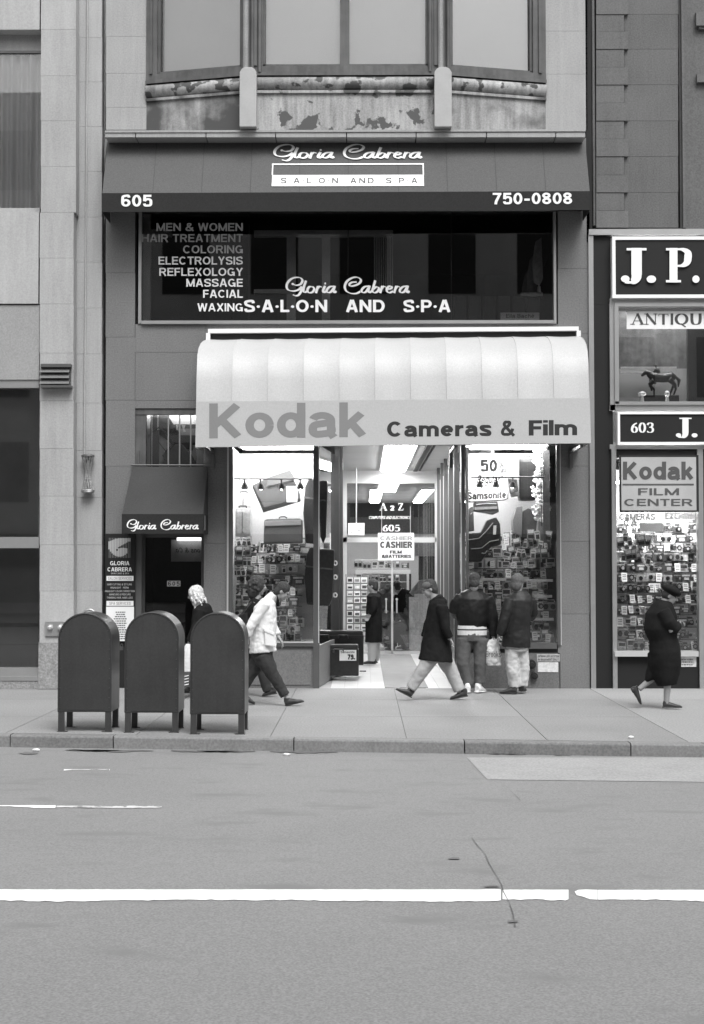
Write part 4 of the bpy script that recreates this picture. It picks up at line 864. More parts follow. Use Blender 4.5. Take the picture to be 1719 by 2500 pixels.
rail('black spotlight rail with lamps in the right display window', 1150, 1330, 1165, .22, (1172, 1212, 1252))

def soft(mbs, name, mats, parent, vox=.01, it=4, disp=0, dsize=.1, off=None, smooth=True):
    me = mbs.mesh('src'); o = bpy.data.objects.new('src', me); COL.objects.link(o)
    m = o.modifiers.new('r', 'REMESH'); m.mode = 'VOXEL'; m.voxel_size = vox
    if it: m = o.modifiers.new('s', 'SMOOTH'); m.iterations = it; m.factor = .5
    if disp:
        tx = bpy.data.textures.new('folds', 'CLOUDS'); tx.noise_scale = dsize; tx.noise_depth = 2
        m = o.modifiers.new('d', 'DISPLACE'); m.texture = tx; m.strength = disp; m.mid_level = .5; m.texture_coords = 'GLOBAL'
    dg = bpy.context.evaluated_depsgraph_get(); dg.update(); r = bpy.data.meshes.new_from_object(o.evaluated_get(dg)); bpy.data.objects.remove(o)
    ofs = wloc(parent) if parent else Vector((0,0,0)); r.transform(Matrix.Translation(-ofs)); r.name = name
    for p in r.polygons: p.use_smooth = True
    r.materials.clear(); return link(name, r, mats, parent)

# luggage
t = thing('garment_bag', 'grey garment bag hanging tilted in the left display window', 'bag', U(675, 1200, .6))
mb = MB(); Fg2 = F(.55); mb.poly(Fg2, [(615,1185),(655,1165),(708,1147),(733,1207),(733,1225),(682,1238),(645,1251)], -.08, 0); build('bag_body', mb, M('garment_bag', .09), t, bevel=.02)
mb = MB(); mb.poly(F(.54), [(616,1190),(643,1251),(682,1240),(734,1224),(734,1216),(684,1228),(645,1238),(620,1186)], -.06, .005); build('edge_strip', mb, GRAYS[0], t, bevel=.006)
mb = MB(); mb.poly(F(.53), [(655,1165),(708,1147),(722,1170),(650,1188)], -.02, .01); build('flap', mb, M('garment_flap', .12), t, bevel=.006)
t = thing('price_card', 'large white price card hanging on the tilted grey garment bag', 'price card', U(713, 1226, .4)); mb = MB(); mb.pb(F(.42), 700, 1187, 726, 1226, -.006, 0); build('card', mb, m_letw, t); letters('50', F(.42), 704, 718, 1200, 1192, .003, m_letg, t); letters('LUGGAGE', F(.42), 702, 723, 1221.5, 1218, .003, m_letd, t, off=.03)
t = thing('suitcase', 'grey soft suitcase with a top handle on the shelf in the left display window', 'suitcase', U(690, 1328, .6))
mb = MB(); mb.poly(F(.5), [(645,1270),(652,1267),(732,1265),(738,1270),(738,1326),(643,1328)], -.25, 0); build('body', mb, M('suitcase_grey', .10), t, bevel=.03)
mb = MB(); mb.poly(F(.49), [(647,1272),(735,1269),(735,1282),(646,1285)], -.02, .004); build('top_panel', mb, M('suitcase_top', .26), t, bevel=.006)
mb = MB(); mb.tube([U(x, y, .6) for x, y in ((681,1266),(684,1262),(695,1261),(701,1265))], .01); build('handle', mb, GRAYS[0], t)
def shell(name, label, x0, x1, y0, y1, Y, D, mat, rib=None):
    t = thing('suitcase', label, 'suitcase', U((x0+x1)/2, y1, Y+D/2)); mb = MB(); u0, u1, v0, v1 = F(Y).rect(x0, y0, x1, y1); mb.box(u0, u1, Y, Y+D, v0, v1); build('body', mb, mat, t, bevel=min(.06, (u1-u0)*.3))
    mb = MB(); mb.box((u0+u1)/2-.006, (u0+u1)/2+.006, Y-.004, Y, v0+.05, v1-.06); mb.tube([((u0+u1)/2-.06, Y+D/2, v1), ((u0+u1)/2-.05, Y+D/2, v1+.035), ((u0+u1)/2+.05, Y+D/2, v1+.035), ((u0+u1)/2+.06, Y+D/2, v1)], .01); build('handle', mb, GRAYS[0], t); return t
shell('s', 'pale hard suitcase at the far left of the left display window, upper one', 574, 613, 1205, 1245, .75, .2, M('shell_pale', .42, .35))
shell('s', 'silvery ribbed suitcase standing below the pale one at the far left', 571, 612, 1240, 1310, .45, .22, M('shell_silver', .34, .3, .3, 20))
for (a, b, c, d, Y, lab) in ((744, 796, 1172, 1330, .60, 'big black garment bag hanging at the right of the left display window'), (747, 812, 1340, 1480, .55, 'black coat like bag hanging low behind the corner mullion')):
    t = thing('garment_bag', lab, 'bag', U((a+b)/2, d, Y)); mb = MB(); F_ = F(Y); mb.poly(F_, [(a+10,c-4),(b+4,c+2),(b+4,c+30),(b,d-20),(b-8,d),(a+2,d-4),(a-4,(c+d)/2),(a+1,c+16)], -.15, 0); build('bag_body', mb, GRAYS[0], t, bevel=.03)
    mb = MB(); mb.poly(F(Y-.003), [(a-2,c+40),(b,c+48),(b,c+52),(a-3,c+44)], 0, .008); build('strap', mb, GRAYS[1], t)
for i, (x, y) in enumerate(((819, 1374), (819, 1408), (819, 1452))):
    t = thing('clip', ('upper', 'middle', 'lower')[i] + ' white heart shaped clip on the passage post by the black bags', 'clip', U(x, y, 1.9)); mb = MB()
    for q in (-1, 1): mb.tube([U(x + q*(4*math.sin(s)), y - 5*math.cos(s) + 1, 1.9) for s in [math.pi*j/8 for j in range(9)]], .012, 6)
    build('heart', mb, m_letw, t)
shell('s', 'tall upright black suitcase with grey side in the right display window', 1268, 1310, 1118, 1222, .6, .3, GRAYS[0])
t = thing('suitcase', 'dark upright suitcase under the tall one in the right display window', 'suitcase', U(1290, 1312, .6)); mb = MB(); mb.poly(F(.5), [(1276,1248),(1290,1240),(1303,1246),(1312,1270),(1308,1310),(1272,1312)], -.22, 0); build('body', mb, GRAYS[1], t, bevel=.02); mb = MB(); mb.poly(F(.47), [(1262,1238),(1276,1236),(1274,1312),(1252,1300),(1252,1270)], -.2, 0); build('side_panel', mb, M('suitcase_side', .17), t, bevel=.01)
mb = MB(); mb.poly(F(.55), [(1254,1117),(1268,1112),(1268,1210),(1250,1214),(1240,1180),(1246,1130)], -.15, 0); t = thing('side_case', 'grey case standing against the tall black suitcase', 'suitcase', U(1255, 1214, .6)); build('body', mb, M('case_grey', .26), t, bevel=.02)
t = thing('travel_bag', 'dark travel bag lying under the luggage brand sign in the right display window', 'bag', U(1187, 1255, .6)); mb = MB(); mb.poly(F(.5), [(1157,1226),(1215,1224),(1219,1250),(1205,1256),(1157,1248)], -.2, 0); build('body', mb, GRAYS[1], t, bevel=.02); mb = MB(); mb.poly(F(.49), [(1159,1238),(1214,1236),(1214,1242),(1159,1245)], -.02, .01); build('zip_band', mb, GRAYS[2], t)
t = thing('backpack', 'large black backpack leaning at the left of the right display window', 'bag', U(1175, 1345, .6)); mb = MB(); mb.poly(F(.45), [(1140,1302),(1175,1300),(1190,1270),(1212,1262),(1222,1280),(1224,1330),(1200,1335),(1175,1372),(1140,1372)], -.2, 0); build('body', mb, GRAYS[0], t, bevel=.03); mb = MB(); mb.poly(F(.44), [(1205,1283),(1212,1283),(1211,1305),(1204,1305)], 0, .01); build('tag', mb, m_letw, t)

def zips(base, F_, runs, mat):
    mb = MB()
    for pts in runs: mb.tube([F_.pt(*F_.uv(x, y, .012), .012) for x, y in pts], .007, 6)
    o = build('zip', mb, mat, base); return o
zips(bpy.data.objects['travel_bag'], F(.5), [[(1162,1232),(1190,1229),(1212,1230)], [(1180,1224),(1184,1217),(1196,1216),(1200,1223)]], GRAYS[3])
zips(bpy.data.objects['backpack'], F(.45), [[(1144,1318),(1170,1314),(1188,1296),(1204,1276)], [(1150,1340),(1176,1338),(1196,1322),(1218,1318)], [(1176,1350),(1184,1352),(1190,1344)]], GRAYS[2])
for i, (nm, lb, pts, Y, mt_) in enumerate((('toiletry_bag', 'small grey bag hanging left of the tall upright black suitcase', [(1212,1120),(1232,1116),(1236,1160),(1214,1166)], .7, 'bag_grey'), ('folded_bag', 'folded dark bag hanging between the sale lettering and the luggage', [(1146,1240),(1156,1236),(1158,1296),(1144,1298)], .8, 'bag_dark'), ('camera_pouch', 'dark pouch hanging right of the brand name sign', [(1240,1168),(1262,1170),(1266,1200),(1246,1206)], .42, 'bag_black'))):
    tt = thing(nm, lb, 'bag', U(pts[0][0], pts[2][1], Y)); mb = MB(); mb.poly(F(Y), pts, -.1, 0); build('body', mb, GRAYS[(2, 1, 0)[i]], tt, bevel=.015); mb = MB(); mb.poly(F(Y), [(pts[0][0]+3, pts[0][1]+14), (pts[1][0]-3, pts[1][1]+14), (pts[1][0]-3, pts[1][1]+17), (pts[0][0]+3, pts[0][1]+17)], 0, .006); build('flap', mb, GRAYS[3], tt)
# brand sign, sale lettering on the glass
t = thing('brand_sign', 'white outlined brand name sign standing in the right display window', 'sign', U(1190, 1222, .5)); Fb = F(.45)
mb = MB(); mb.poly(F(.455), [(1137,1201),(1145,1195),(1237,1193),(1242,1198),(1241,1218),(1231,1222),(1150,1227),(1138,1225)], -.02, -.012); build('outline', mb, GRAYS[1], t)  # larger dark board behind the sign stands in for its shadow edge
mb = MB(); mb.poly(Fb, [(1139,1203),(1146,1198),(1236,1196),(1239,1199),(1238,1216),(1230,1219),(1150,1224),(1141,1222)], -.02, 0); build('board', mb, m_letw, t); letters('Samsonite', Fb, 1141, 1236, 1220, 1201.5, .004, m_black, t, off=.055, slope=-4)
letters('50', F0, 1173, 1214, 1152, 1122, -.02, M('sale_grey', .7), shop, off=.05, label='large grey sale number on the glass'); letters('%', F0, 1219, 1230, 1142, 1127, -.02, m_letg, shop); letters('OFF', F0, 1218, 1238, 1155, 1145, -.02, m_letg, shop, off=.03)
letters('Regular', F0, 1164, 1222, 1180, 1160, -.02, m_black, shop, off=.02, shear=.35); letters('Price', F0, 1224, 1238, 1176, 1162, -.02, m_letd, shop, off=.0, shear=.3)

# shelves of goods --------------------------------------------------------------------
def proto(kind_):
    mb = MB()
    if kind_ == 'camera':
        mb.cur = 0; mb.box(-.06, .06, -.02, .02, 0, .07); mb.box(-.02, .025, -.018, .018, .07, .088); mb.cur = 1; mb.cyl((.0,-.02,.034), (.0,-.055,.034), .028, .025, 12); mb.cur = 2; mb.box(-.058, .058, -.0215, -.02, .056, .066); mb.box(.03,.05,-.024,-.02,.035,.052); mb.cyl((0,-.0555,.034),(0,-.056,.034), .016, .016, 10); lab = ('compact_camera', 'small dark camera', 'camera', (GRAYS[1], GRAYS[0], GRAYS[3]))
    elif kind_ == 'silver':
        mb.box(-.055, .055, -.018, .018, 0, .062); mb.cur = 1; mb.cyl((-.012,-.018,.03), (-.012,-.036,.03), .02, .018, 12); mb.cur = 2; mb.box(.02,.045,-.02,-.018,.04,.055); mb.box(-.05,.05,-.02,-.018,.002,.010); lab = ('compact_camera', 'small silvery camera', 'camera', (GRAYS[3], GRAYS[0], GRAYS[5]))
    elif kind_ == 'box':
        mb.box(-.045, .045, -.03, .03, 0, .085); mb.cur = 1; mb.box(-.036, .036, -.0325, -.03, .04, .076); mb.cur = 2; mb.box(-.036, .02, -.032, -.03, .012, .03); lab = ('product_box', 'pale printed product box', 'box', (GRAYS[4], GRAYS[1], GRAYS[2]))
    elif kind_ == 'darkbox':
        mb.box(-.05, .05, -.03, .03, 0, .07); mb.cur = 1; mb.box(-.04, .04, -.0325, -.03, .045, .06); mb.cur = 2; mb.box(-.02, .03, -.032, -.03, .01, .035); lab = ('product_box', 'dark printed product box', 'box', (GRAYS[1], GRAYS[4], GRAYS[3]))
    elif kind_ == 'card':
        mb.hexa([(-.024,-.004,0),(.024,-.004,0),(.024,0,0),(-.024,0,0),(-.024,.016,.075),(.024,.016,.075),(.024,.02,.075),(-.024,.02,.075)]); mb.cur = 1
        for z in (.018, .04, .056): y = -.0045 + z/.075*.02; mb.hexa([(-.016,y-.001,z),(.016,y-.001,z),(.016,y,z),(-.016,y,z),(-.016,y+.001,z+.008),(.016,y+.001,z+.008),(.016,y+.002,z+.008),(-.016,y+.002,z+.008)])
        lab = ('price_card', 'white price card', 'price card', (m_letw, GRAYS[2]))
    elif kind_ == 'lens':
        mb.cyl((0,0,0), (0,0,.07), .03, .03, 14); mb.cyl((0,0,.07), (0,0,.10), .03, .038, 14); mb.cur = 1; mb.cyl((0,0,.03), (0,0,.045), .032, .032, 14); mb.cyl((0,0,.1001), (0,0,.101), .032, .032, 14); lab = ('camera_lens', 'black camera lens', 'lens', (GRAYS[0], GRAYS[2]))
    elif kind_ == 'pack':
        mb.box(-.03, .03, -.006, .006, 0, .11); mb.cur = 1; mb.box(-.02, .02, -.022, -.006, .012, .065); mb.cur = 2; mb.box(-.024, .024, -.008, -.006, .078, .10); lab = ('blister_pack', 'upright blister pack', 'package', (GRAYS[5], GRAYS[1], GRAYS[2]))
    elif kind_ == 'radio':
        mb.box(-.07, .07, -.025, .025, 0, .08); mb.cur = 1; mb.cyl((-.035,-.025,.035), (-.035,-.03,.035), .025, .025, 12); mb.cyl((.035,-.025,.035), (.035,-.03,.035), .025, .025, 12); mb.cur = 2; mb.box(-.05, .05, -.027, -.025, .066, .074); mb.tube([(-.06,0,.08),(-.05,0,.1),(.05,0,.1),(.06,0,.08)], .004, 6); lab = ('portable_radio', 'small portable radio', 'radio', (GRAYS[2], GRAYS[0], GRAYS[4]))
    elif kind_ == 'book':
        mb.box(-.045, .045, -.01, .01, 0, .13); mb.cur = 1; mb.box(-.035, .035, -.0115, -.01, .08, .12); mb.cur = 2; mb.box(-.035, .035, -.0115, -.01, .02, .06); lab = ('boxed_gadget', 'upright boxed gadget', 'box', (GRAYS[2], GRAYS[5], GRAYS[0]))
    elif kind_ == 'plush':
        mb.ell((0,0,.05), .045, .04, .05); mb.ell((0,-.01,.115), .035, .032, .032); mb.ell((-.028,0,.145), .013, .01, .015, n=8, m=6); mb.ell((.028,0,.145), .013, .01, .015, n=8, m=6); mb.ell((-.05,-.01,.06), .015, .015, .03, n=8, m=6); mb.ell((.05,-.01,.06), .015, .015, .03, n=8, m=6); mb.ell((-.025,-.03,.01), .018, .03, .015, n=8, m=6); mb.ell((.025,-.03,.01), .018, .03, .015, n=8, m=6); mb.cur = 1; mb.ell((0,-.043,.108), .012, .01, .009, n=8, m=6); mb.ell((-.012,-.038,.125), .005, .004, .005, n=6, m=4); mb.ell((.012,-.038,.125), .005, .004, .005, n=6, m=4); lab = ('plush_toy', 'small pale plush toy', 'toy', (GRAYS[5], GRAYS[0]))
    me = mb.mesh(lab[0], bevel=0)
    return me, lab
PROT = {k: proto(k) for k in ('camera', 'silver', 'box', 'darkbox', 'card', 'lens', 'pack', 'radio', 'book', 'plush')}
for me, lab in PROT.values():
    for m in lab[3]: me.materials.append(m)
ORD = ['top', 'second', 'third', 'fourth', 'fifth', 'sixth', 'seventh', 'eighth', 'ninth', 'tenth', 'eleventh', 'twelfth']
def put(kind_, p, rot, scale, where, row):
    me, lab = PROT[kind_]; o = bpy.data.objects.new(lab[0], me); COL.objects.link(o)
    o.location = p; o.rotation_euler = (0, 0, rot); o.scale = (scale,)*3
    tag(o, f'{lab[1]} on the {ORD[row]} shelf of {where}', lab[2], f'{lab[1]}s on the {ORD[row]} shelf of {where}'); return o
def shelves(where, x0, x1, rows, Yb, Yf, mix, seed, parent, density=.125, skip=None, mat=None, lip=None, tag_p=.42, back_p=.5):
    rnd = random.Random(seed); n = len(rows)
    mb = MB()
    for i, y in enumerate(rows):
        Y = Yb + (Yf - Yb) * i / max(1, n-1); a = U(x0, y, Y); b = U(x1, y, Y); mb.box(a.x, b.x, Y - .06, Y + .10, a.z - .010, a.z - .001)
        x = a.x + .05
        while x < b.x - .04:
            px = x0 + (x - a.x) / (b.x - a.x) * (x1 - x0)
            if not (skip and skip(px, y)):
                k = rnd.choices(list(mix), weights=list(mix.values()))[0]; s = rnd.uniform(1.15, 1.6) * (.85 if k in ('book', 'pack') else 1)
                o = put(k, (x, Y + rnd.uniform(-.02, .04), a.z), rnd.uniform(-.45, .45), s, where, i)
                o.scale = (s, s, s * rnd.uniform(.9, 1.45)); o.location.z += rnd.choice((0, 0, 0, .012, .025))
                if rnd.random() < back_p: kb = rnd.choice(('box', 'darkbox', 'pack', 'box', 'book')); q = put(kb, (x + rnd.uniform(.03, .09), Y + .085, a.z), rnd.uniform(-.3, .3), rnd.uniform(1.5, 2.0), where, i)
                if rnd.random() < tag_p: put('card', (x + rnd.uniform(-.04, .04), Y - .06, a.z + rnd.choice((0, 0, .02))), rnd.uniform(-.3, .3), rnd.uniform(1.35, 1.9), where, i)
            x += density * rnd.uniform(.85, 1.15)
    return build('shelf', mb, mat or GRAYS[2], parent)
shelves('the left display window', 572, 738, [1349, 1375, 1401, 1427, 1453, 1479, 1505, 1531, 1552, 1567], .95, .28, {'camera': 5, 'darkbox': 1, 'lens': 1, 'silver': 4, 'box': 3, 'radio': 2, 'pack': 1.2}, 11, DL, .14, lambda x, y: (x > 735 and y < 1400), GRAYS[1])
shelves('the right display window', 1142, 1352, [1332, 1360, 1387, 1413, 1439, 1465, 1490, 1515, 1540, 1566], .95, .3, {'book': 3, 'pack': 4, 'box': 4, 'silver': 3, 'radio': 3, 'camera': 1.5, 'darkbox': .8}, 12, DR, .135, None, GRAYS[1], tag_p=.4, back_p=.6)
def hang(kind_, x, y, Y, s, where, seed):
    me, lab = PROT[kind_]; o = bpy.data.objects.new(lab[0], me); COL.objects.link(o); rr = random.Random(seed); p = U(x, y, Y); o.location = p; o.rotation_euler = (0, rr.uniform(-.25, .25), rr.uniform(-.5, .5)); o.scale = (s,)*3
    tag(o, f'{lab[1]} hanging {where}', lab[2], f'{lab[1]}s hanging {where}')
rnd = random.Random(77)
for i in range(16): hang(rnd.choice(('pack', 'pack', 'card', 'book')), 574 + (i % 4)*11 + rnd.uniform(-3, 3), 1334 + (i//4)*24, .30 + rnd.uniform(0, .1), 1.2, 'at the left edge of the left display window', i)
for i in range(26): hang(rnd.choice(('pack', 'pack', 'box', 'book', 'card')), 1236 + (i % 7)*16 + rnd.uniform(-4, 4), 1318 + (i//7)*22 + rnd.uniform(-4, 4), .40 + rnd.uniform(0, .15), 1.25, 'under the suitcases in the right display window', 40+i)
for i in range(14): hang(rnd.choice(('card', 'pack', 'book')), 1515 + (i % 7)*11 + rnd.uniform(-3, 3), 1330 + (i//7)*40 + rnd.uniform(-9, 9), .12, 1.25, 'on the glass of the film center window', 80+i)
# pale shelf strips in the right window
for (a, b, y) in ((1172, 1236, 1415), (1280, 1350, 1417), (1300, 1348, 1456), (1292, 1352, 1512), (1292, 1352, 1552)):
    mb = MB(); mb.pb(F(.28), a, y-3, b, y+3, -.12, 0); build('shelf_edge', mb, GRAYS[5], DR)
# plush cluster hanging at the right
rnd = random.Random(21); n_ = 0
for i in range(15):
    for j in range(2 if i % 3 else 3):
        x = 1312 + j*13 + rnd.uniform(-4, 4); y = 1106 + i*12 + rnd.uniform(-3, 3); p = U(x, y, .45 + .12*j); me, lab = PROT['plush']; o = bpy.data.objects.new('plush_toy', me); COL.objects.link(o); o.location = p; o.rotation_euler = (rnd.uniform(-.5,.5), rnd.uniform(-.6,.6), rnd.uniform(-.8,.8)); o.scale = (.85,)*3
        tag(o, 'small pale plush toy in the bunch at the right edge of the right display window', 'toy', 'bunch of plush toys')
mb = MB(); p = U(1322, 1080, .5); q = U(1322, 1285, .5); 
mb.cyl(p, q, .006, n=6); tag(build('string', mb, m_black, loc=q), 'thin string carrying the bunch of plush toys', 'string')
mb = MB(); mb.box(XR1-.14, XR1-.04, .5, 1.1, 2.0, 3.55); build('dark_side_panel', mb, GRAYS[1], DR)
# magazines and film packs on racks in the passage
def rack(label, x0, x1, y0, y1, Y, cols, rws, seed):
    t = thing('display_rack', label, 'rack', U((x0+x1)/2, y1, Y)); rnd = random.Random(seed); mb = MB(); u0, u1, v0, v1 = F(Y+.06).rect(x0, y0, x1, y1); mb.box(u0, u1, Y+.06, Y+.09, max(0, v0), v1); mb.box(u0-.02, u0, Y, Y+.1, 0, v1+.05); mb.box(u1, u1+.02, Y, Y+.1, 0, v1+.05); build('frame', mb, GRAYS[2], t)
    for i in range(cols):
        for j in range(rws):
            a = u0 + (u1-u0)*(i+.08)/cols; b = u0 + (u1-u0)*(i+.92)/cols; c = max(.15, v0) + (v1-max(.15, v0))*(j+.1)/rws; d = c + (v1-max(.15, v0))/rws*.8
            mb = MB(); mb.box(a, b, Y+.01, Y+.055, c, d); mb.cur = 1; mb.box(a+(b-a)*.15, b-(b-a)*.15, Y+.006, Y+.0099, c+(d-c)*.2, c+(d-c)*rnd.uniform(.5, .85)); g1, g2 = rnd.choice([(4,2),(5,1),(2,4),(3,1),(4,0),(3,5),(5,2)])
            build('pocket_card', mb, [GRAYS[g1], GRAYS[g2]], t)
rack('tall rack of cards and film packs left of the shop door', 846, 898, 1408, 1555, 6.0, 3, 9, 31)
shelves('the cabinet behind the shop door', 870, 995, [1388, 1420, 1450, 1480], 12.5, 12.4, {'box': 3, 'darkbox': 2, 'radio': 2, 'book': 2}, 33, thing('wall_shelf', 'shelves of boxes behind the counter at the back of the camera shop', 'shelf', (.4, 12.5, .8)), .19, None, m_white, tag_p=0, back_p=.3)
t = thing('passage_shelf', 'shelves of boxes behind the glass on the right side of the shop passage', 'shelf', (1.8, 4, .5)); mb = MB()
for z in (.7, 1.1, 1.5, 1.9, 2.3): mb.box(1.62, 1.95, 1.3, 8.0, z-.02, z)
build('shelf', mb, m_white, t); mb = MB(); mb.box(2.0, 2.05, 1.2, 8.1, 0, ZC); build('back_panel', mb, GRAYS[3], t)
rnd = random.Random(35)
for i, z in enumerate((.7, 1.1, 1.5, 1.9, 2.3)):
    for k in range(9):
        o = put(rnd.choice(['box', 'book', 'pack', 'darkbox']), (1.66, 1.5 + k*.42 + rnd.uniform(-.08, .08), z), R(-90) + rnd.uniform(-.4, .4), 2.0, 'the right side of the shop passage', 4 - i)

# cases on the floor at the entrance
def case(label, x0, x1, y0, y1, Y, D, handle=True):
    t = thing('hard_case', label, 'suitcase', U((x0+x1)/2, y1, Y+D/2)); u0, u1, v0, v1 = F(Y).rect(x0, y0, x1, y1); v0 = max(v0, .0)
    mb = MB(); mb.box(u0, u1, Y, Y+D, v0+.005, v1-.07); build('body', mb, GRAYS[0], t, bevel=.02)
    mb = MB(); mb.box(u0+.01, u1-.01, Y+.01, Y+D-.01, v1-.13, v1); build('lid', mb, M('case_lid', .03, .4), t, bevel=.03)
    mb = MB(); c = (u0+u1)/2; mb.tube([(c-.08, Y-.005, v1-.12), (c-.07, Y-.02, v1-.07), (c+.07, Y-.02, v1-.07), (c+.08, Y-.005, v1-.12)], .012); build('handle', mb, GRAYS[1], t); return t
case('larger black hard case standing behind the priced one at the shop entrance', 787, 888, 1540, 1625, 1.9, .34)
case('black hard case with a white price sign at the shop entrance', 777, 876, 1574, 1651, 1.35, .3)
t = thing('price_sign', 'white price sign on the front black case at the shop entrance', 'sign', U(849, 1612, 1.33)); mb = MB(); Fq = F(1.33); mb.pb(Fq, 829, 1587, 870, 1613, -.01, 0); build('card', mb, m_letw, t)
letters('Samsonite', Fq, 832, 866, 1594.5, 1589, .004, m_letd, t, off=.02); letters('79.', Fq, 849, 867, 1610, 1597.5, .004, m_black, t, off=.07)
t = thing('door_wedge', 'small dark object on the tiles beside the black cases', 'wedge', U(886, 1638, 1.5)); mb = MB(); p = G(886, 1640, 0); mb.loft([p + Vector((-.055,0,.012)), p + Vector((.055,0,.012))], .04, .012, (0,1,0)); build('wedge', mb, GRAYS[1], t)

# fire fittings and plates on the right riser
t = thing('fire_connection', 'two dark round fire connections on the wall under the right display window', 'fire connection', U(1300, 1640, -.05))
for x, y, r in ((1297, 1622, .075), (1304.5, 1650, .055)):
    p = U(x, y, -.02); mb = MB(); mb.cyl(p + Vector((0,.02,0)), p + Vector((0,-.05,0)), r, r*.9, 20); mb.cyl(p + Vector((0,-.05,0)), p + Vector((0,-.07,0)), r*.5, r*.4, 14); build('cap', mb, m_black, t)
t = thing('sprinkler_sign', 'small plate reading sprinkler system in basement only', 'sign', U(1339, 1615, -.02)); mb = MB(); mb.pb(F(-.01), 1311, 1597, 1367, 1615, -.01, .005); build('plate', mb, GRAYS[3], t, bevel=.002)
letters('SPRINKLER SYSTEM', F(-.01), 1314, 1365, 1604.5, 1599.5, .008, m_letd, t, off=.02); letters('IN BASEMENT ONLY', F(-.01), 1314, 1364, 1612.5, 1607.5, .008, m_letd, t, off=.02)
mb = MB(); mb.pb(F(-.01), 1313, 1617, 1363, 1641, -.01, .005); o = build('blank_plate', mb, GRAYS[4], bevel=.003, loc=U(1338, 1641, -.02)); tag(o, 'blank pale plate under the sprinkler sign', 'sign')

# ------------------------------------------------------------------ right building
B2 = thing('brownstone_building', 'dark brownstone building with an antique shop, right of the camera shop', 'building', (6, 0, 0))
mb = MB(); ys = [-640, -556, -470, -385, -299, -213, -128, -43, 35, 77, 120, 164, 207, 251, 295, 339, 382, 427, 470, 514, 556]
for j in range(len(ys)-1):
    x1 = 1524 if (j % 2 == 0) else 1534
    u0, u1, v0, v1 = F0.rect(1456, ys[j], x1, ys[j+1], .05); mb.fb(F0, u0, u1, v0+.003, v1-.003, -.3, .05 if j % 2 else .04)
build('quoin', mb, m_brown, B2)
m_brown2 = M('brownstone_ashlar', .115, .85, .12, 1.4, .22, 45, bump=.002, island=.05, streak=.06)
mb = MB(); yy = [-640, -470, -299, -128, 35, 120, 207, 295, 382, 470, 556]; tiles(mb, F0, [1524, 1656], yy, -.3, .0, .004); mb.pb(F0, 1670, -640, 2900, 556, -.3, -.01)
build('ashlar_wall', mb, m_brown2, B2)
mb = MB(); mb.pb(F0, 1656, -640, 1663, 556, -.3, -.02); mb.pb(F0, 1663, -640, 1670, 556, -.3, .06); build('moulding', mb, m_brown2, B2)
mb = MB(); mb.pb(F0, 1700, 28, 1760, 62, 0, .08); mb.pb(F0, 1706, 62, 1740, 70, 0, .05); build('carved_stone', mb, m_brown, B2); mb = MB(); mb.pb(F0, 1702, 180, 1760, 200, 0, .06); build('carved_stone', mb, m_brown, B2)
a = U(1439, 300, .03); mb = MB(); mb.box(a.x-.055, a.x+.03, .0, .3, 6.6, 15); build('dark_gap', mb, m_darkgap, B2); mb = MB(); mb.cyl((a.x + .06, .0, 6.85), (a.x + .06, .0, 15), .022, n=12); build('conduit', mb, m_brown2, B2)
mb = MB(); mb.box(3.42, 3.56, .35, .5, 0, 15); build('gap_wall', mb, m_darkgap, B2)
mb = MB(); mb.pb(F0, 1438, 558, 2900, 572, -.3, .06); mb.pb(F0, 1440, 572, 1452, 1684, -.2, .04); build('metal_cornice', mb, m_alu, B2)
mb = MB(); mb.pb(F0, 1452, 572, 1497, 1684, -.2, .0); mb.pb(F0, 1497, 572, 2900, 578, -.2, 0); mb.pb(F0, 1452, 740, 1497, 743, 0, .002); mb.pb(F0, 1452, 1218, 1497, 1220, 0, .002); build('black_cladding', mb, m_board, B2)
mb = MB(); mb.box(3.7, 14, 2.5, 2.6, 0, 7); mb.box(3.6, 14, .3, 2.6, 3.5, 3.65); mb.box(3.6, 14, .3, 2.6, 6.6, 7.0); mb.box(3.55, 3.62, .3, 2.6, 0, 7); build('shop_interior', mb, M('antique_interior', .25, .9, .2, 1.5), B2)
mb = MB(); mb.pb(F0, 1456, 556, 2900, 558, -.5, -.01); build('wall_core', mb, m_brown, B2)
def sign(label, x0, y0, x1, y1, Y, fr, name='shop_sign'):
    t = thing(name, label, 'sign', U(x0, y1, Y)); Fq = F(Y); mb = MB(); mb.pb(Fq, x0, y0, x1, y0+fr, -.12, .02); mb.pb(Fq, x0, y1-fr, x1, y1, -.12, .02); mb.pb(Fq, x0, y0+fr, x0+fr, y1-fr, -.12, .02); build('frame', mb, m_letw, t)
    mb = MB(); mb.pb(Fq, x0+fr, y0+fr, x1, y1-fr, -.12, 0); build('board', mb, m_board, t); return t, Fq
t, Fq = sign('big dark sign with white framed border and serif initials, top of the antique shop', 1495, 577, 1900, 727, -.12, 8)
serif('J.', Fq, 1516, 1602, 689, 606, .03, m_letg2 if 'm_letg2' in globals() else m_letw, t, heavy=1.15); serif('P.', Fq, 1626, 1708, 689, 606, .03, m_letw, t, heavy=1.15)
t, Fq = sign('dark sign with the number 603 above the film center board', 1508, 1005, 1900, 1085, -.12, 6)
serif('603', Fq, 1540, 1597, 1056, 1032, .004, m_letw, t); serif('J.', Fq, 1650, 1703, 1067, 1020, .004, m_letw, t, heavy=1.1)
aw_ = MB(); Fw = F(-.06)
for r in ((1489, 728, 1900, 740), (1489, 740, 1501, 1002), (1489, 988, 1900, 1002)): aw_.pb(Fw, *r, -.15, .0)
for r in ((1501, 740, 1900, 748), (1501, 748, 1511, 986), (1501, 980, 1900, 988)): aw_.pb(Fw, *r, -.12, .03)
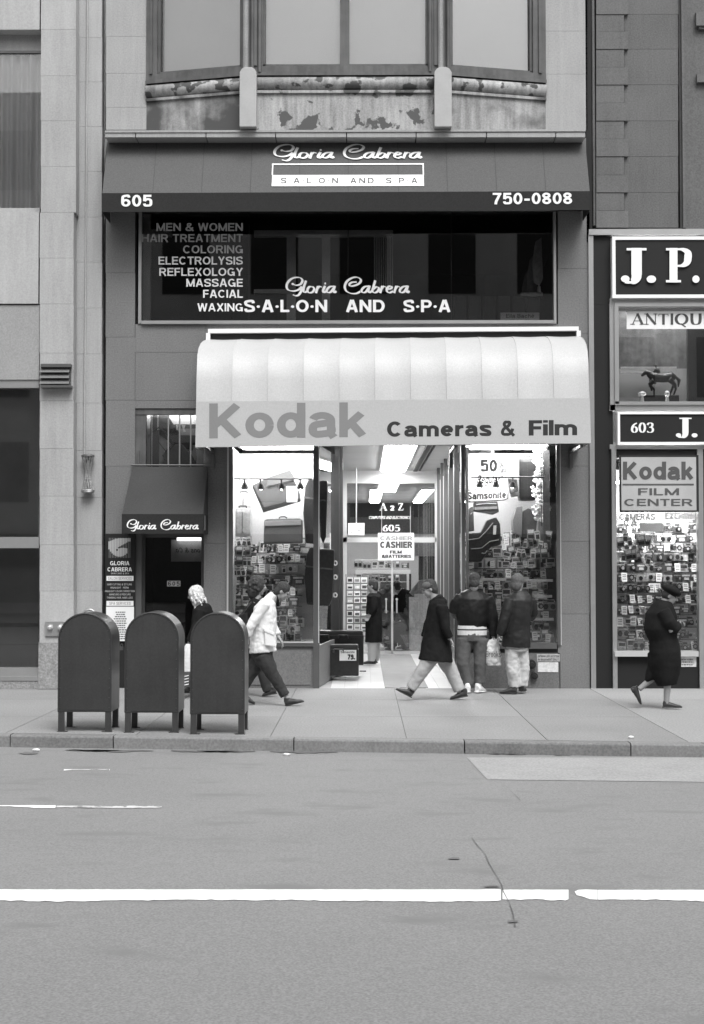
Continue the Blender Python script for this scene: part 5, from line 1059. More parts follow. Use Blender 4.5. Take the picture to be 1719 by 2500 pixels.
aw_.pb(Fw, 1489, 1085, 1900, 1096, -.15, 0); aw_.pb(Fw, 1495, 1096, 1506, 1684, -.15, 0); aw_.pb(Fw, 1706, 1096, 1719, 1684, -.15, .0)
aw2 = build('antique_shop_window', aw_, m_alu, B2)
mb = MB(); mb.pb(Fw, 1511, 748, 1900, 980, -.08, -.075); build('pane', mb, m_glass, aw2)
mb = MB(); mb.pb(Fw, 1506, 1250, 1706, 1590, -.08, -.075); build('pane', mb, m_glass, aw2)
mb = MB(); mb.pb(Fw, 1501, 1590, 1706, 1603, -.12, .06); build('sill', mb, m_alul, aw2); mb = MB(); mb.pb(Fw, 1506, 1603, 1706, 1684, -.12, -.04); build('base_panel', mb, m_board, aw2)
mb = MB(); mb.pb(Fw, 1506, 1096, 1706, 1118, -.15, -.05); mb.pb(Fw, 1719, 1096, 1900, 1684, -.15, -.05); build('dark_head', mb, m_board, aw2)
t = thing('antiques_banner', 'white banner with serif antiques lettering on the upper shop window', 'sign', U(1620, 803, .1)); mb = MB(); mb.pb(F(.008), 1530, 760, 1900, 803, -.006, 0); build('banner', mb, m_white, t)
serif('ANTIQUE', F(.008), 1539, 1738, 792, 766, .003, m_letd, t)
# antique window contents
mb = MB(); mb.pb(F(.6), 1511, 900, 1700, 995, -.02, 0); build('back_panel', mb, M('antique_back', .36), aw2)
mb = MB(); mb.pb(F(.62), 1500, 760, 1900, 905, -.02, 0); build('back_wall', mb, M('antique_wall', .12, .8, .3, 5, .3, 14, streak=.3), aw2)
mb = MB(); mb.pb(F(.5), 1516, 895, 1652, 899, -.03, 0); mb.pb(F(.5), 1516, 907, 1600, 911, -.03, 0); build('shelf', mb, GRAYS[3], aw2)
mb = MB(); mb.pb(F(.45), 1680, 800, 1900, 985, -.1, 0); build('dark_case', mb, GRAYS[0], aw2)
mb = MB(); mb.box(3.9, 5.1, .06, .5, 6.2, 6.23); tag(build('window_light_strip', mb, m_lum2, loc=(4.5, .5, 6.2)), 'lamp strip at the ceiling of the antique shop window', 'light')
t = thing('horse_statue', 'dark bronze statue of a striding horse with a rider on a black plinth', 'statue', U(1612, 980, .25))
mb = MB(); mb.pb(F(.2), 1570, 965, 1658, 982, -.2, 0); build('plinth', mb, GRAYS[0], t)
mb = MB(); Yh = .3
def H(x, y, dy=0): return U(x, y, Yh + dy)
mb.loft([H(1588,922), H(1600,921), H(1620,923), H(1640,920), H(1649,922)], [.04,.07,.065,.07,.04], [.05,.075,.07,.075,.04], (0,1,0))
mb.loft([H(1594,921), H(1583,912), H(1577,909), H(1566,918)], [.05,.035,.03,.015], [.06,.045,.035,.018], (0,1,0))
mb.loft([H(1649,920), H(1658,928), H(1656,945)], [.02,.03,.01], [.02,.03,.01], (0,1,0))
for pts, dy in ((((1592,928),(1588,943),(1597,950),(1597,966)), .05), (((1596,930),(1586,938),(1590,946),(1591,955)), -.05), (((1638,928),(1646,938),(1640,952),(1634,966)), .05), (((1634,926),(1648,940),(1650,950),(1645,964)), -.05)):
    mb.loft([H(x, y, dy) for x, y in pts], [.04,.025,.018,.014], [.045,.028,.018,.014], (0,1,0))
mb.loft([H(1606,918), H(1604,905), H(1602,899)], [.04,.05,.03], [.04,.045,.03], (0,1,0)); mb.ell(H(1601,893), .022, .022, .028); mb.loft([H(1604,903), H(1594,910)], .015, .015, (0,1,0)); mb.loft([H(1606,916,.06), H(1598,926,.08), H(1600,938,.08)], .022, .02, (0,1,0))
soft(mb, 'horse_and_rider', GRAYS[0], t, vox=.008, it=3)
for i, x in enumerate((1568, 1629)):
    t = thing('ornament', ('pale mushroom shaped ornament at the left foot of the horse statue', 'pale small figure ornament in front of the horse plinth')[i], 'ornament', U(x, 983, .15)); mb = MB(); p = U(x, 983, .15)
    mb.cyl(p, p + Vector((0,0,.1)), .03, .02); mb.ell(p + Vector((0,0,.13)), .06 if i == 0 else .04, .04, .035 if i == 0 else .05); build('body', mb, GRAYS[5], t)
# film center board and its window
t = thing('film_center_board', 'grey framed board with film center lettering in the right shop window', 'sign', U(1610, 1247, -.15)); Fq = F(-.14)
mb = MB(); mb.pb(Fq, 1513, 1111, 1706, 1250, -.05, 0); build('frame', mb, m_black, t); mb = MB(); mb.pb(Fq, 1517, 1116, 1700, 1246, 0, .01); build('board', mb, M('board_grey', .38), t)
mk = M('board_letter', .075); letters('Kodak', Fq, 1521, 1693, 1171, 1127, .013, mk, t, off=.045, spacing=.95); mb = MB(); mb.pb(Fq, 1520, 1181, 1694, 1185, .01, .013); build('rule', mb, mk, t)
letters('FILM', Fq, 1558, 1658, 1209, 1192, .013, mk, t, off=.02); letters('CENTER', Fq, 1524, 1691, 1235, 1218, .013, mk, t, off=.02)
mb = MB(); mb.box(3.75, 5.2, .1, 1.3, .5, .55); mb.box(3.72, 5.2, 1.3, 1.34, .4, 3.3); build('display_back', mb, m_room, aw2)
mb = MB(); mb.box(3.85, 5.1, .06, .7, 3.05, 3.08); tag(build('window_light_strip', mb, m_lum2, loc=(4.4, .6, 3.05)), 'lamp strip above the goods of the film center window', 'light')
rs = [1300, 1324, 1348, 1372, 1396, 1420, 1446, 1472, 1500, 1530, 1560, 1588]
cs = thing('display_case', 'stepped shelves of cameras in the film center window at the right', 'display', (4.4, .6, .55))
shelves('the film center window', 1510, 1716, rs, .95, .15, {'camera': 6, 'darkbox': 3, 'radio': 2, 'silver': 1, 'lens': 1, 'box': 1}, 44, cs, .135, None, GRAYS[1], tag_p=.4, back_p=.35)
t = thing('neon_sign', 'bright jumble of white lettering signs under the film center board', 'sign', U(1600, 1300, .1)); Fn = F(.1); mb = MB(); mb.pb(Fn, 1562, 1277, 1619, 1298, -.01, 0); build('white_card', mb, m_letw, t)
for s, a, b, y, c in (('CAMERAS', 1512, 1600, 1270, 1254), ('EXCHANGE', 1624, 1716, 1268, 1252), ('VIDEO', 1575, 1606, 1322, 1304), ('OF', 1621, 1643, 1302, 1291), ('E', 1685, 1700, 1302, 1292), ('CA', 1522, 1556, 1286, 1268)): letters(s, Fn, a, b, y, c, .005, m_letw, t, off=.05)
t = thing('notice', 'pale notice sheet on the dark base under the film center window', 'sign', U(1675, 1627, -.05)); mb = MB(); mb.pb(F(-.02), 1650, 1604, 1700, 1628, -.02, .01); build('sheet', mb, GRAYS[4], t); textlines(F(-.02), 1654, 1697, 1607, 1626, 3, .012, GRAYS[2], t, 5)

# ------------------------------------------------------------------ across the street (seen only in the glass)
B3 = thing('opposite_building', 'grey building across the street reflected in the shop glass', 'building', (0, -33, 0))
mb = MB(); mb.box(-40, 40, -34, -33, -.3, 20); build('wall', mb, M('opposite_wall', .42, .9, .2, .6), B3)
mb = MB()
for i in range(-9, 10):
    for z in (4.2, 8.2, 12.2, 16.2): mb.box(i*3.4-.9, i*3.4+.9, -33.0, -32.96, z, z+2.3)
build('window', mb, m_black, B3)
mb = MB(); mb.box(-40, 40, -33.0, -32.9, .4, 3.0); build('shopfront', mb, GRAYS[1], B3)
mb = MB(); mb.box(-60, 60, -33, -24, -.28, 0); kind(build('far_sidewalk', mb, m_walk), 'structure')

# ------------------------------------------------------------------ mailboxes
def mailbox(label, x0, x1, yf, h):
    p = G((x0+x1)/2, yf, 0); W = .585; D = .50; a = -W/2; r = W/2; zt = 1.288*h; zb = .215; y = p.y
    t = thing('mailbox', label, 'mailbox', (p.x, p.y, 0), 'mailboxes standing along the kerb')
    def prof(ins, n=22): return [(a+ins, zb+ins)] + [(-(r-ins)*math.cos(math.pi*i/n), zt - r + (r-ins)*math.sin(math.pi*i/n)) for i in range(n+1)] + [(r-ins, zb+ins)]
    def ring(mb, A, ya, Bp, yb):
        n = len(A); mb.add([(p.x+q, ya, z) for q, z in A] + [(p.x+q, yb, z) for q, z in Bp], [(i, (i+1) % n, (i+1) % n+n, i+n) for i in range(n)])
    mb = MB(); P0 = prof(0); P1 = prof(.012); n = len(P0); mb.smooth = True; ring(mb, P0, y, P0, y+D); mb.smooth = False
    ring(mb, P0, y, P1, y-.004); ring(mb, P1, y-.004, P1, y+.010); ring(mb, P0, y+D, P1, y+D+.004)
    mb.add([(p.x+q, y+D+.004, z) for q, z in P1], [tuple(range(n))]); mb.add([(p.x+q, y+.009, z) for q, z in P1], [tuple(range(n))]); build('body', mb, m_mail, t)
    mb = MB(); P2 = prof(.016); mb.add([(p.x+q, y+.004, z) for q, z in P2], [tuple(range(n))])
    build('back_panel', mb, M('mailbox_panel', .034, .5, .26, 1.7, .14, 50, spec=.4, streak=.10), t)
    mb = MB()
    for i in range(9):
        z = zb + .05 + i*.105
        for s in (-1, 1): mb.ell((p.x + s*(r-.024), y+.002, z), .006, .004, .006, n=8, m=6)
    for i in range(7):
        aa = math.pi*(i+1)/8; mb.ell((p.x - (r-.024)*math.cos(aa), y+.002, zt-r+(r-.024)*math.sin(aa)), .006, .004, .006, n=8, m=6)
    build('rivet', mb, m_mail, t)
    for sx in (-1, 1):
        for yy in (y+.004, y+D-.05):
            x = p.x + sx*(r-.05); mb = MB(); mb.box(x-.045 if sx < 0 else x-.02, x+.02 if sx < 0 else x+.045, yy, yy+.045, .006, zb+.02); mb.box(x-.055, x+.055, yy-.01, yy+.06, 0, .008)
            build('leg', mb, m_mail, t, bevel=.004)
    mb = MB(); mb.box(p.x-.12, p.x+.12, y+D+.004, y+D+.03, 1.0, 1.05); build('door_handle', mb, m_mail, t)
mailbox('leftmost of the three dark round topped mailboxes, in front of the stone pier', 140, 272, 1787, 1.0)
mailbox('middle one of the three dark round topped mailboxes by the kerb', 303, 436, 1789, 1.01)
mailbox('rightmost of the three dark round topped mailboxes, beside the man in the pale jacket', 465, 596, 1793, 1.01)
t = thing('padlock', 'small padlock hanging between the left and middle mailboxes', 'padlock', U(297, 1590, -5.3)); mb = MB(); p = U(297, 1583, -5.45)
mb.box(p.x-.018, p.x+.018, p.y-.01, p.y+.01, p.z-.02, p.z+.02); mb.tube([(p.x-.012,p.y,p.z+.02),(p.x-.012,p.y,p.z+.04),(p.x,p.y,p.z+.05),(p.x+.012,p.y,p.z+.04),(p.x+.012,p.y,p.z+.02)], .004); build('body', mb, m_alud, t)

# ------------------------------------------------------------------ people
X_, Y_, Z_ = Vector((1,0,0)), Vector((0,1,0)), Vector((0,0,1))
def head(mb, c, f, up=Z_, s=1.0):
    f = Vector(f).normalized(); up = (up - f*up.dot(f)).normalized(); sd_ = f.cross(up)
    def e(a, b, cc, rx, ry, rz, sdo=0): mb.ell(c + (up*a + f*b + sd_*sdo)*s, rx*s, ry*s, rz*s, a=sd_, b=f)
    e(.025, -.012, 0, .074, .094, .092); e(-.045, .026, 0, .055, .060, .062); e(-.090, .058, 0, .027, .024, .020); e(-.053, .084, 0, .022, .012, .010); e(.030, .078, 0, .05, .014, .012)
    e(-.02, .06, 0, .05, .032, .04)
    mb.loft([c + (f*.086 + up*.025)*s, c + (f*.104 + up*-.008)*s, c + (f*.108 - up*.020)*s], [.009*s, .013*s, .016*s], [.010*s, .016*s, .012*s], sd_, 10)
    for q in (-1, 1): e(-.012, -.006, 0, .008, .017, .026, q*.074)
    return f, up, sd_
def hand(mb, wr, d, n, curl=.5, s=1.0):
    d = Vector(d).normalized(); n = Vector(n); n = (n - d*n.dot(d)).normalized(); sd_ = n.cross(d)
    mb.loft([wr - d*.02, wr + d*.03*s, wr + d*.085*s], [.026, .036*s, .040*s], [.022, .017*s, .013*s], sd_, 12)
    for i, (o, L) in enumerate(((-.030, .066), (-.010, .076), (.011, .072), (.031, .056))):
        b = wr + d*.080*s + sd_*o*s; a1 = curl*.5; a2 = curl*1.2; p1 = b + (d*math.cos(a1) + n*math.sin(a1))*L*.45*s; p2 = p1 + (d*math.cos(a2) + n*math.sin(a2))*L*.32*s; a3 = curl*1.7; p3 = p2 + (d*math.cos(a3) + n*math.sin(a3))*L*.25*s
        mb.loft([b - d*.01, b, p1, p2, p3], [.0095, .0095, .009, .008, .006], [.0095, .0095, .009, .008, .006], sd_, 8)
    b = wr + d*.028*s - sd_*.030*s; mb.loft([b, b + (d*.5 - sd_*.7 + n*.3).normalized()*.03*s, b + (d*.8 - sd_*.45 + n*.4).normalized()*.062*s], [.013, .011, .008], [.013, .011, .008], n, 8)
def shoe(t, heel, toe, w_=.045, h=.07, mat=None, up=Z_, label=None):
    mb = MB(); d = (toe - heel).normalized(); sd_ = d.cross(up).normalized(); u = sd_.cross(d)
    L = (toe - heel).length
    mb.loft([heel + u*h*.5, heel + d*L*.15 + u*h*.62, heel + d*L*.38 + u*h*.58, heel + d*L*.65 + u*h*.40, heel + d*L*.88 + u*h*.30, toe + u*h*.22], [w_*.7, w_*.85, w_*.9, w_*1.05, w_*.95, w_*.5], [h*.5, h*.62, h*.6, h*.40, h*.30, h*.16], sd_, 16)
    mb.loft([heel + d*L*.15 + u*h*.8, heel + d*L*.18 + u*h*1.45], [w_*.8, w_*.75], [w_*1.0, w_*.9], sd_, 14)
    o = soft(mb, 'shoe', mat or m_shoe, t, vox=.006, it=3)
    mb = MB(); mb.loft([heel + u*.008 - d*.005, heel + d*L*.3 + u*.008, heel + d*L*.7 + u*.008, toe + u*.010 + d*.005], [w_*.75, w_*.8, w_*1.05, w_*.5], [.010]*4, sd_, 14); build('sole', mb, GRAYS[0] if mat is not m_shoew else GRAYS[5], o)
    return o
def core(t, c, f, up, neck, torso, sd_, arms, legs, hands, skin=m_skin, s=1.0):
    mb = MB(); f, up, hs = head(mb, c, f, up, s); mb.loft([c - up*.03*s - f*.02, c - up*.09*s - f*.02, neck], [.052, .053, .06], [.055, .055, .06], hs, 14)
    k = [q[0] for q in torso]; mb.loft([neck] + k, [.06] + [q[1]*.75 for q in torso], [.055] + [q[2]*.75 for q in torso], sd_, 16)
    for a in arms: mb.loft(a, [.045, .038, .027], [.045, .038, .027], Y_ if abs(sd_.y) > .5 else X_, 12)
    for l in legs: mb.loft(l[:3], [.075, .05, .035], [.075, .05, .035], sd_, 12); mb.loft([l[2], l[2] + (l[2]-l[1]).normalized()*.04], .034, .034, sd_, 10)
    for h in hands: hand(mb, *h)
    b = soft(mb, 'body', skin, t, vox=.0075, it=2)
    mb = MB()
    for q in (-1, 1): mb.ell(c + (f*.079 + up*.012 + hs*q*.030)*s, .011, .008, .007, a=hs, b=f, n=8, m=6)
    build('eye', mb, m_black, b); return f, up, hs
def hair(t, c, f, up, hs, mat, mode='short', s=1.0):
    mb = MB()
    if mode == 'short': mb.ell(c + (up*.036 - f*.020)*s, .083*s, .098*s, .090*s, a=hs, b=f); mb.ell(c + (-up*.025 - f*.048)*s, .076*s, .060*s, .085*s, a=hs, b=f)
    elif mode == 'curly':
        rnd = random.Random(5); mb.ell(c + (up*.03 - f*.03)*s, .115*s, .12*s, .13*s, a=hs, b=f); mb.ell(c + (-up*.06 - f*.05)*s, .10*s, .09*s, .12*s, a=hs, b=f)
        for i in range(70):
            th = rnd.uniform(0, 6.28); ph = rnd.uniform(-.8, 1.5); v = hs*math.cos(th)*math.cos(ph) + f*math.sin(th)*math.cos(ph) + up*math.sin(ph)
            if v.dot(f) > .45 and v.dot(up) < .5: continue
            mb.ell(c + (up*.02 - f*.03)*s + v*.118*s, .022, .022, .022, n=8, m=6)
    elif mode == 'bob':
        mb.ell(c + (up*.032 - f*.022)*s, .092*s, .105*s, .095*s, a=hs, b=f)
        rnd = random.Random(8)
        for i in range(60):
            th = rnd.uniform(0, 6.28); q = rnd.uniform(-.2, .1); v = hs*math.cos(th) + f*(math.sin(th)*.9 - .25); mb.loft([c + up*q + v*.088, c + up*(q-.03) + v*.108, c + up*(q-.07) + v*.10], [.010]*3, [.012]*3, hs, 7)
        mb.loft([c + up*.03 - f*.03, c - up*.06 - f*.03, c - up*.14 + f*.00, c - up*.20 + f*.03], [.09, .098, .075, .03], [.09, .085, .06, .025], hs, 16)
    elif mode == 'beret':
        mb.ell(c + (up*.075 - f*.005)*s, .125*s, .13*s, .060*s, a=hs, b=f); mb.ell(c + (up*.045)*s, .088*s, .10*s, .05*s, a=hs, b=f); mb.ell(c + up*.14, .010, .010, .014)
    return soft(mb, 'beret' if mode == 'beret' else 'hair', mat, t, vox=.007, it=2 if mode != 'curly' else 1, disp=.012 if mode != 'beret' else .004, dsize=.03)
def JJ(Y): return lambda x, y, dy=0.0: U(x, y, Y + dy)
def garment(name, t, mat, lofts, vox=.011, disp=.018, dsize=.09, it=4):
    mb = MB()
    for pts, rx, ry, sd_ in lofts: mb.loft(pts, rx, ry, sd_, 20)
    return soft(mb, name, mat, t, vox=vox, it=it, disp=disp, dsize=dsize)

# man in the pale jacket, striding right, leaning forward
J = JJ(-2.6); t = thing('person', 'man in a pale jacket leaning forward, striding right past the mailboxes', 'person', J(655, 1722))
c = J(690, 1444); f, up, hs = core(t, c, (.80, -.05, -.62), Z_ + X_*.35, J(668, 1464), [(J(650,1480), .17, .10), (J(640,1540), .15, .11), (J(638,1600), .16, .12)], Y_,
    [[J(646,1474,-.19), J(614,1527,-.22), J(606,1556,-.20)], [J(655,1474,.19), J(664,1525,.22), J(680,1556,.16)]],
    [[J(640,1600,-.08), J(664,1643,-.07), J(699,1699,-.06)], [J(636,1600,.08), J(616,1636,.08), J(585,1692,.08)]], [(J(606,1558,-.20), (-.1,0,-1), (1,0,0), .7), (J(682,1558,.15), (.5,-.1,-.8), (-.8,0,-.3), .8)])
hair(t, c, f, up, hs, m_hairb, 'short')
sl = lambda a: ([a[0] + Z_*.02, a[0], a[0].lerp(a[1], .5), a[1], a[1].lerp(a[2], .6), a[2]], [.06, .078, .068, .060, .054, .050], [.06, .078, .068, .060, .054, .050], X_)
jk = garment('jacket', t, m_jacketw, [([J(664,1462), J(657,1470), J(648,1488), J(645,1520), J(643,1550), J(642,1580), J(643,1592)], [.09, .17, .205, .20, .19, .20, .20], [.07, .10, .150, .165, .165, .175, .18], Y_),
    sl([J(646,1474,-.19), J(612,1528,-.22), J(605,1552,-.20)]), sl([J(655,1474,.19), J(664,1525,.22), J(678,1550,.16)])], disp=.022, dsize=.05)
mb = MB(); mb.loft([J(669,1450,0), J(664,1456), J(655,1466)], [.075, .085, .11], [.05, .06, .07], Y_, 18); soft(mb, 'collar', m_jacketw, jk, vox=.008)
mb = MB(); mb.loft([J(676,1440), J(678,1466), J(680,1480)], [.05, .06, .03], [.02, .02, .02], Y_, 12); soft(mb, 'shirt', m_cblack, t, vox=.007)
mb = MB(); F_ = F(-2.6 - .215); mb.poly(F_, [(646,1539),(670,1552),(674,1578),(648,1575)], -.04, .012); mb.poly(F_, [(644,1533),(670,1545),(670,1552),(645,1541)], -.03, .022); build('pocket', mb, m_jacketw, jk, bevel=.006)
garment('trousers', t, m_trous, [([J(641,1580), J(642,1600), J(650,1622,-.04)], [.15, .15, .12], [.14, .13, .11], Y_), ([J(641,1598,-.08), J(653,1622,-.08), J(664,1645,-.07), J(682,1672,-.06), J(697,1698,-.06)], [.10, .095, .085, .07, .06], [.115, .105, .085, .07, .065], Y_),
    ([J(637,1598,.08), J(627,1620,.08), J(616,1638,.08), J(600,1666,.08), J(587,1690,.08)], [.10, .095, .085, .07, .06], [.11, .10, .085, .07, .065], Y_)], disp=.022, dsize=.06)
shoe(t, J(697,1724,-.06), J(742,1714,-.06), up=Vector((-.35,0,1))); shoe(t, J(583,1704,.08), J(621,1720,.08), up=Vector((.35,0,1)))

# curly haired person behind him
J = JJ(-1.35); t = thing('person', 'person with big dark curly hair walking behind the man in the pale jacket', 'person', J(645, 1700))
c = J(631, 1432); f, up, hs = core(t, c, (1, -.1, -.15), Z_, J(628, 1462), [(J(625,1475), .16, .09), (J(622,1520), .15, .10), (J(622,1570), .15, .11)], Y_, [[J(624,1474,-.18), J(600,1500,-.22), J(596,1545,-.2)], [J(624,1474,.18), J(640,1520,.2), J(655,1550,.2)]],
    [[J(622,1570,-.08), J(640,1635,-.07), J(654,1690,-.05)], [J(622,1570,.08), J(612,1635,.08), J(590,1690,.08)]], [(J(596,1545,-.2), (0,0,-1), (1,0,0), .6), (J(655,1550,.2), (.5,0,-1), (1,0,0), .6)])
hair(t, c + up*-.01, f, up, hs, m_hairm, 'curly', 1.02)
garment('coat', t, m_cblack, [([J(628,1462), J(625,1472), J(622,1500), J(621,1540), J(620,1580)], [.10, .18, .20, .19, .20], [.07, .10, .13, .14, .15], Y_), ([J(624,1474,-.18), J(600,1506,-.22), J(597,1540,-.2)], [.08, .07, .055], [.08, .07, .055], X_)])
garment('trousers', t, m_trous, [([J(622,1570,-.06), J(640,1635,-.07), J(653,1688,-.05)], [.10, .08, .06], [.11, .08, .065], Y_), ([J(622,1570,.06), J(612,1635,.08), J(592,1688,.08)], [.10, .08, .06], [.11, .08, .065], Y_)])
shoe(t, J(676,1694,-.05), J(641,1700,-.05)); shoe(t, J(600,1690,.08), J(572,1698,.08))
t = thing('shoulder_bag', 'dark shoulder bag with a long strap behind the man in the pale jacket', 'bag', J(597, 1560, -.3)); mb = MB(); mb.poly(F(-1.7), [(583,1500),(604,1496),(606,1545),(585,1550)], -.1, 0); build('bag_body', mb, GRAYS[0], t, bevel=.02); mb = MB(); mb.tube([J(590,1500,-.4), J(602,1484,-.4), J(614,1470,-.3)], .012); build('strap', mb, GRAYS[0], t)

# fair haired woman behind the mailboxes
J = JJ(-1.4); t = thing('person', 'fair haired woman in a dark coat half hidden between the middle and right mailboxes', 'person', J(480, 1690))
c = J(477, 1452); f, up, hs = core(t, c, (-1, .25, -.35), Z_, J(488, 1474), [(J(495,1490), .16, .10), (J(497,1540), .16, .12), (J(492,1600), .17, .13)], Y_, [[J(490,1490,-.17), J(478,1540,-.22), J(462,1570,-.18)], [J(494,1490,.17), J(480,1540,.2), J(462,1565,.15)]],
    [[J(490,1600,-.08), J(478,1645,-.07), J(465,1684,-.06)], [J(492,1600,.08), J(502,1645,.08), J(508,1684,.08)]], [(J(462,1570,-.18), (-.2,0,-1), (1,0,0), 1.0), (J(462,1565,.15), (-.2,0,-1), (1,0,0), .8)])
hair(t, c, f, up, hs, m_hairl, 'bob', 1.03)
garment('coat', t, m_cblack, [([J(489,1476), J(493,1484), J(497,1510), J(497,1550), J(492,1600), J(488,1635)], [.10, .18, .21, .20, .21, .22], [.08, .13, .16, .17, .18, .19], Y_), ([J(490,1490,-.17), J(478,1540,-.22), J(464,1566,-.18)], [.085, .075, .06], [.085, .075, .06], X_)])
garment('trousers', t, m_trous, [([J(490,1620,-.07), J(478,1650,-.07), J(466,1682,-.06)], [.09, .075, .06], [.09, .075, .06], Y_), ([J(492,1620,.07), J(502,1650,.08), J(508,1682,.08)], [.09, .075, .06], [.09, .075, .06], Y_)])
shoe(t, J(468,1692,-.06), J(440,1692,-.06)); shoe(t, J(512,1690,.08), J(484,1692,.08))
t = thing('carrier_bag', 'pale carrier bag beside the fair haired woman between the mailboxes', 'bag', J(456, 1642, -.3)); mb = MB(); mb.loft([J(459,1572,-.3), J(458,1590,-.3), J(455,1615,-.3), J(455,1640,-.3)], [.03, .08, .12, .11], [.03, .05, .06, .05], X_, 18); soft(mb, 'bag_body', m_bag, t, vox=.008, disp=.016, dsize=.06)
t = thing('striped_bag', 'striped dark bag hanging below the pale carrier bag between the mailboxes', 'bag', J(452, 1676, -.32)); mb = MB(); mb.poly(F(-1.75), [(440,1646),(464,1644),(462,1678),(442,1680)], -.06, 0); build('bag_body', mb, GRAYS[1], t, bevel=.01); mb = MB()
for i in range(4): mb.poly(F(-1.753), [(443,1652+i*7),(461,1648+i*7),(461,1650+i*7),(443,1654+i*7)], 0, .003)
build('stripe', mb, GRAYS[4], t)

# man in the dark hooded coat, striding left
J = JJ(-1.9); t = thing('person', 'man in a dark hooded coat and pale jeans striding left before the shop door', 'person', J(1050, 1706))
c = J(1049, 1438); f, up, hs = core(t, c, (-.93, -.05, -.36), Z_ - X_*.2, J(1061, 1464), [(J(1070,1482), .16, .10), (J(1070,1540), .16, .12), (J(1066,1600), .16, .13)], Y_, [[J(1078,1480,-.19), J(1086,1535,-.23), J(1098,1560,-.2)], [J(1066,1480,.19), J(1045,1525,.22), J(1035,1560,.2)]],
    [[J(1056,1600,-.08), J(1028,1642,-.07), J(1003,1680,-.06)], [J(1080,1600,.08), J(1100,1636,.08), J(1121,1686,.08)]], [(J(1098,1558,-.20), (.45,-.1,-.75), (-.7,0,-.4), .9), (J(1035,1562,.2), (-.2,0,-1), (1,0,0), .7)])
hair(t, c + up*.006, f, up, hs, m_hairm, 'short')
mb = MB(); mb.ell(c + up*.055 - f*.008, .086, .100, .066, a=hs, b=f); mb.ell(c + up*.034 + f*.088, .05, .035, .010, a=hs, b=f); soft(mb, 'cap', M('cap_grey', .11, .9, .2, 20), t, vox=.007)
ct = garment('coat', t, m_cblack, [([J(1062,1462), J(1066,1470), J(1070,1490), J(1068,1520), J(1066,1555), J(1065,1590), J(1063,1613)], [.10, .18, .215, .20, .20, .22, .235], [.08, .115, .150, .165, .185, .215, .235], Y_),
    sl([J(1078,1480,-.19), J(1088,1534,-.23), J(1098,1556,-.2)]), sl([J(1066,1480,.19), J(1045,1525,.22), J(1036,1555,.2)])], disp=.02, dsize=.1)
mb = MB(); mb.loft([J(1050,1474,-.0), J(1062,1464), J(1074,1458), J(1086,1472)], [.085, .10, .10, .07], [.035, .05, .05, .04], Y_, 16); mb.ell(J(1083,1470), .05, .10, .055); soft(mb, 'hood', m_cblack, ct, vox=.009, disp=.012)
garment('trousers', t, m_jeanl, [([J(1066,1590), J(1066,1604)], [.15, .14], [.15, .13], Y_), ([J(1058,1598,-.08), J(1043,1620,-.08), J(1028,1642,-.07), J(1015,1662,-.06), J(1003,1681,-.06)], [.10, .095, .085, .075, .07], [.11, .10, .09, .08, .075], Y_),
    ([J(1080,1598,.08), J(1090,1618,.08), J(1101,1637,.08), J(1112,1662,.08), J(1122,1686,.08)], [.10, .10, .09, .08, .075], [.115, .11, .095, .085, .08], Y_)], disp=.016, dsize=.06)
shoe(t, J(1004,1703,-.06), J(966,1684,-.06), up=Vector((.4,0,1)), w_=.05, h=.075); shoe(t, J(1142,1700,.08), J(1100,1708,.08), w_=.05, h=.075)

# man in the bomber jacket, seen from behind
J = JJ(-.80); t = thing('person', 'man in a black bomber jacket with pale knit waistband, back turned', 'person', J(1158, 1690))
c = J(1159, 1419); f, up, hs = core(t, c, (.15, 1, -.25), Z_, J(1157, 1446), [(J(1156,1458), .20, .10), (J(1154,1500), .17, .11), (J(1153,1550), .16, .12)], X_, [[J(1124,1458), J(1109,1488), J(1122,1500,.25)], [J(1190,1460), J(1202,1508), J(1204,1550)]],
    [[J(1138,1560), J(1135,1610,-.02), J(1142,1672)], [J(1170,1560), J(1172,1610,-.02), J(1170,1668)]], [(J(1122,1500,.25), (.6,.5,.2), (0,0,1), .8), (J(1204,1552), (0,0,-1), (-1,0,0), 1.5)])
hair(t, c, f, up, hs, m_hairm, 'short')
jk = garment('bomber_jacket', t, m_leather, [([J(1158,1440), J(1157,1448), J(1156,1462), J(1155,1490), J(1154,1515), J(1153,1530)], [.09, .19, .255, .245, .235, .20], [.07, .10, .15, .17, .16, .13], X_),
    ([J(1126,1456), J(1116,1470), J(1109,1490,.02), J(1114,1500,.12), J(1122,1502,.24)], [.085, .09, .085, .075, .055], [.085, .09, .085, .075, .055], Y_), ([J(1190,1458), J(1198,1482), J(1203,1508), J(1205,1535), J(1204,1553)], [.09, .085, .08, .07, .055], [.09, .085, .08, .07, .055], Y_)], disp=.022, dsize=.12)
mb = MB(); mb.loft([J(1159,1436), J(1158,1448)], [.075, .09], [.07, .08], X_, 18); soft(mb, 'collar', m_leather, jk, vox=.009)
mb = MB(); mb.loft([J(1153,1527), J(1153,1535)], [.203, .207], [.135, .135], X_, 28); mb.loft([J(1153,1538.5), J(1153,1550)], [.212, .207], [.138, .135], X_, 28); build('waistband', mb, m_knit, jk); mb = MB(); mb.loft([J(1153,1534), J(1153,1540)], [.205, .208], [.134, .134], X_, 28); build('waistband_stripe', mb, m_trous, jk)
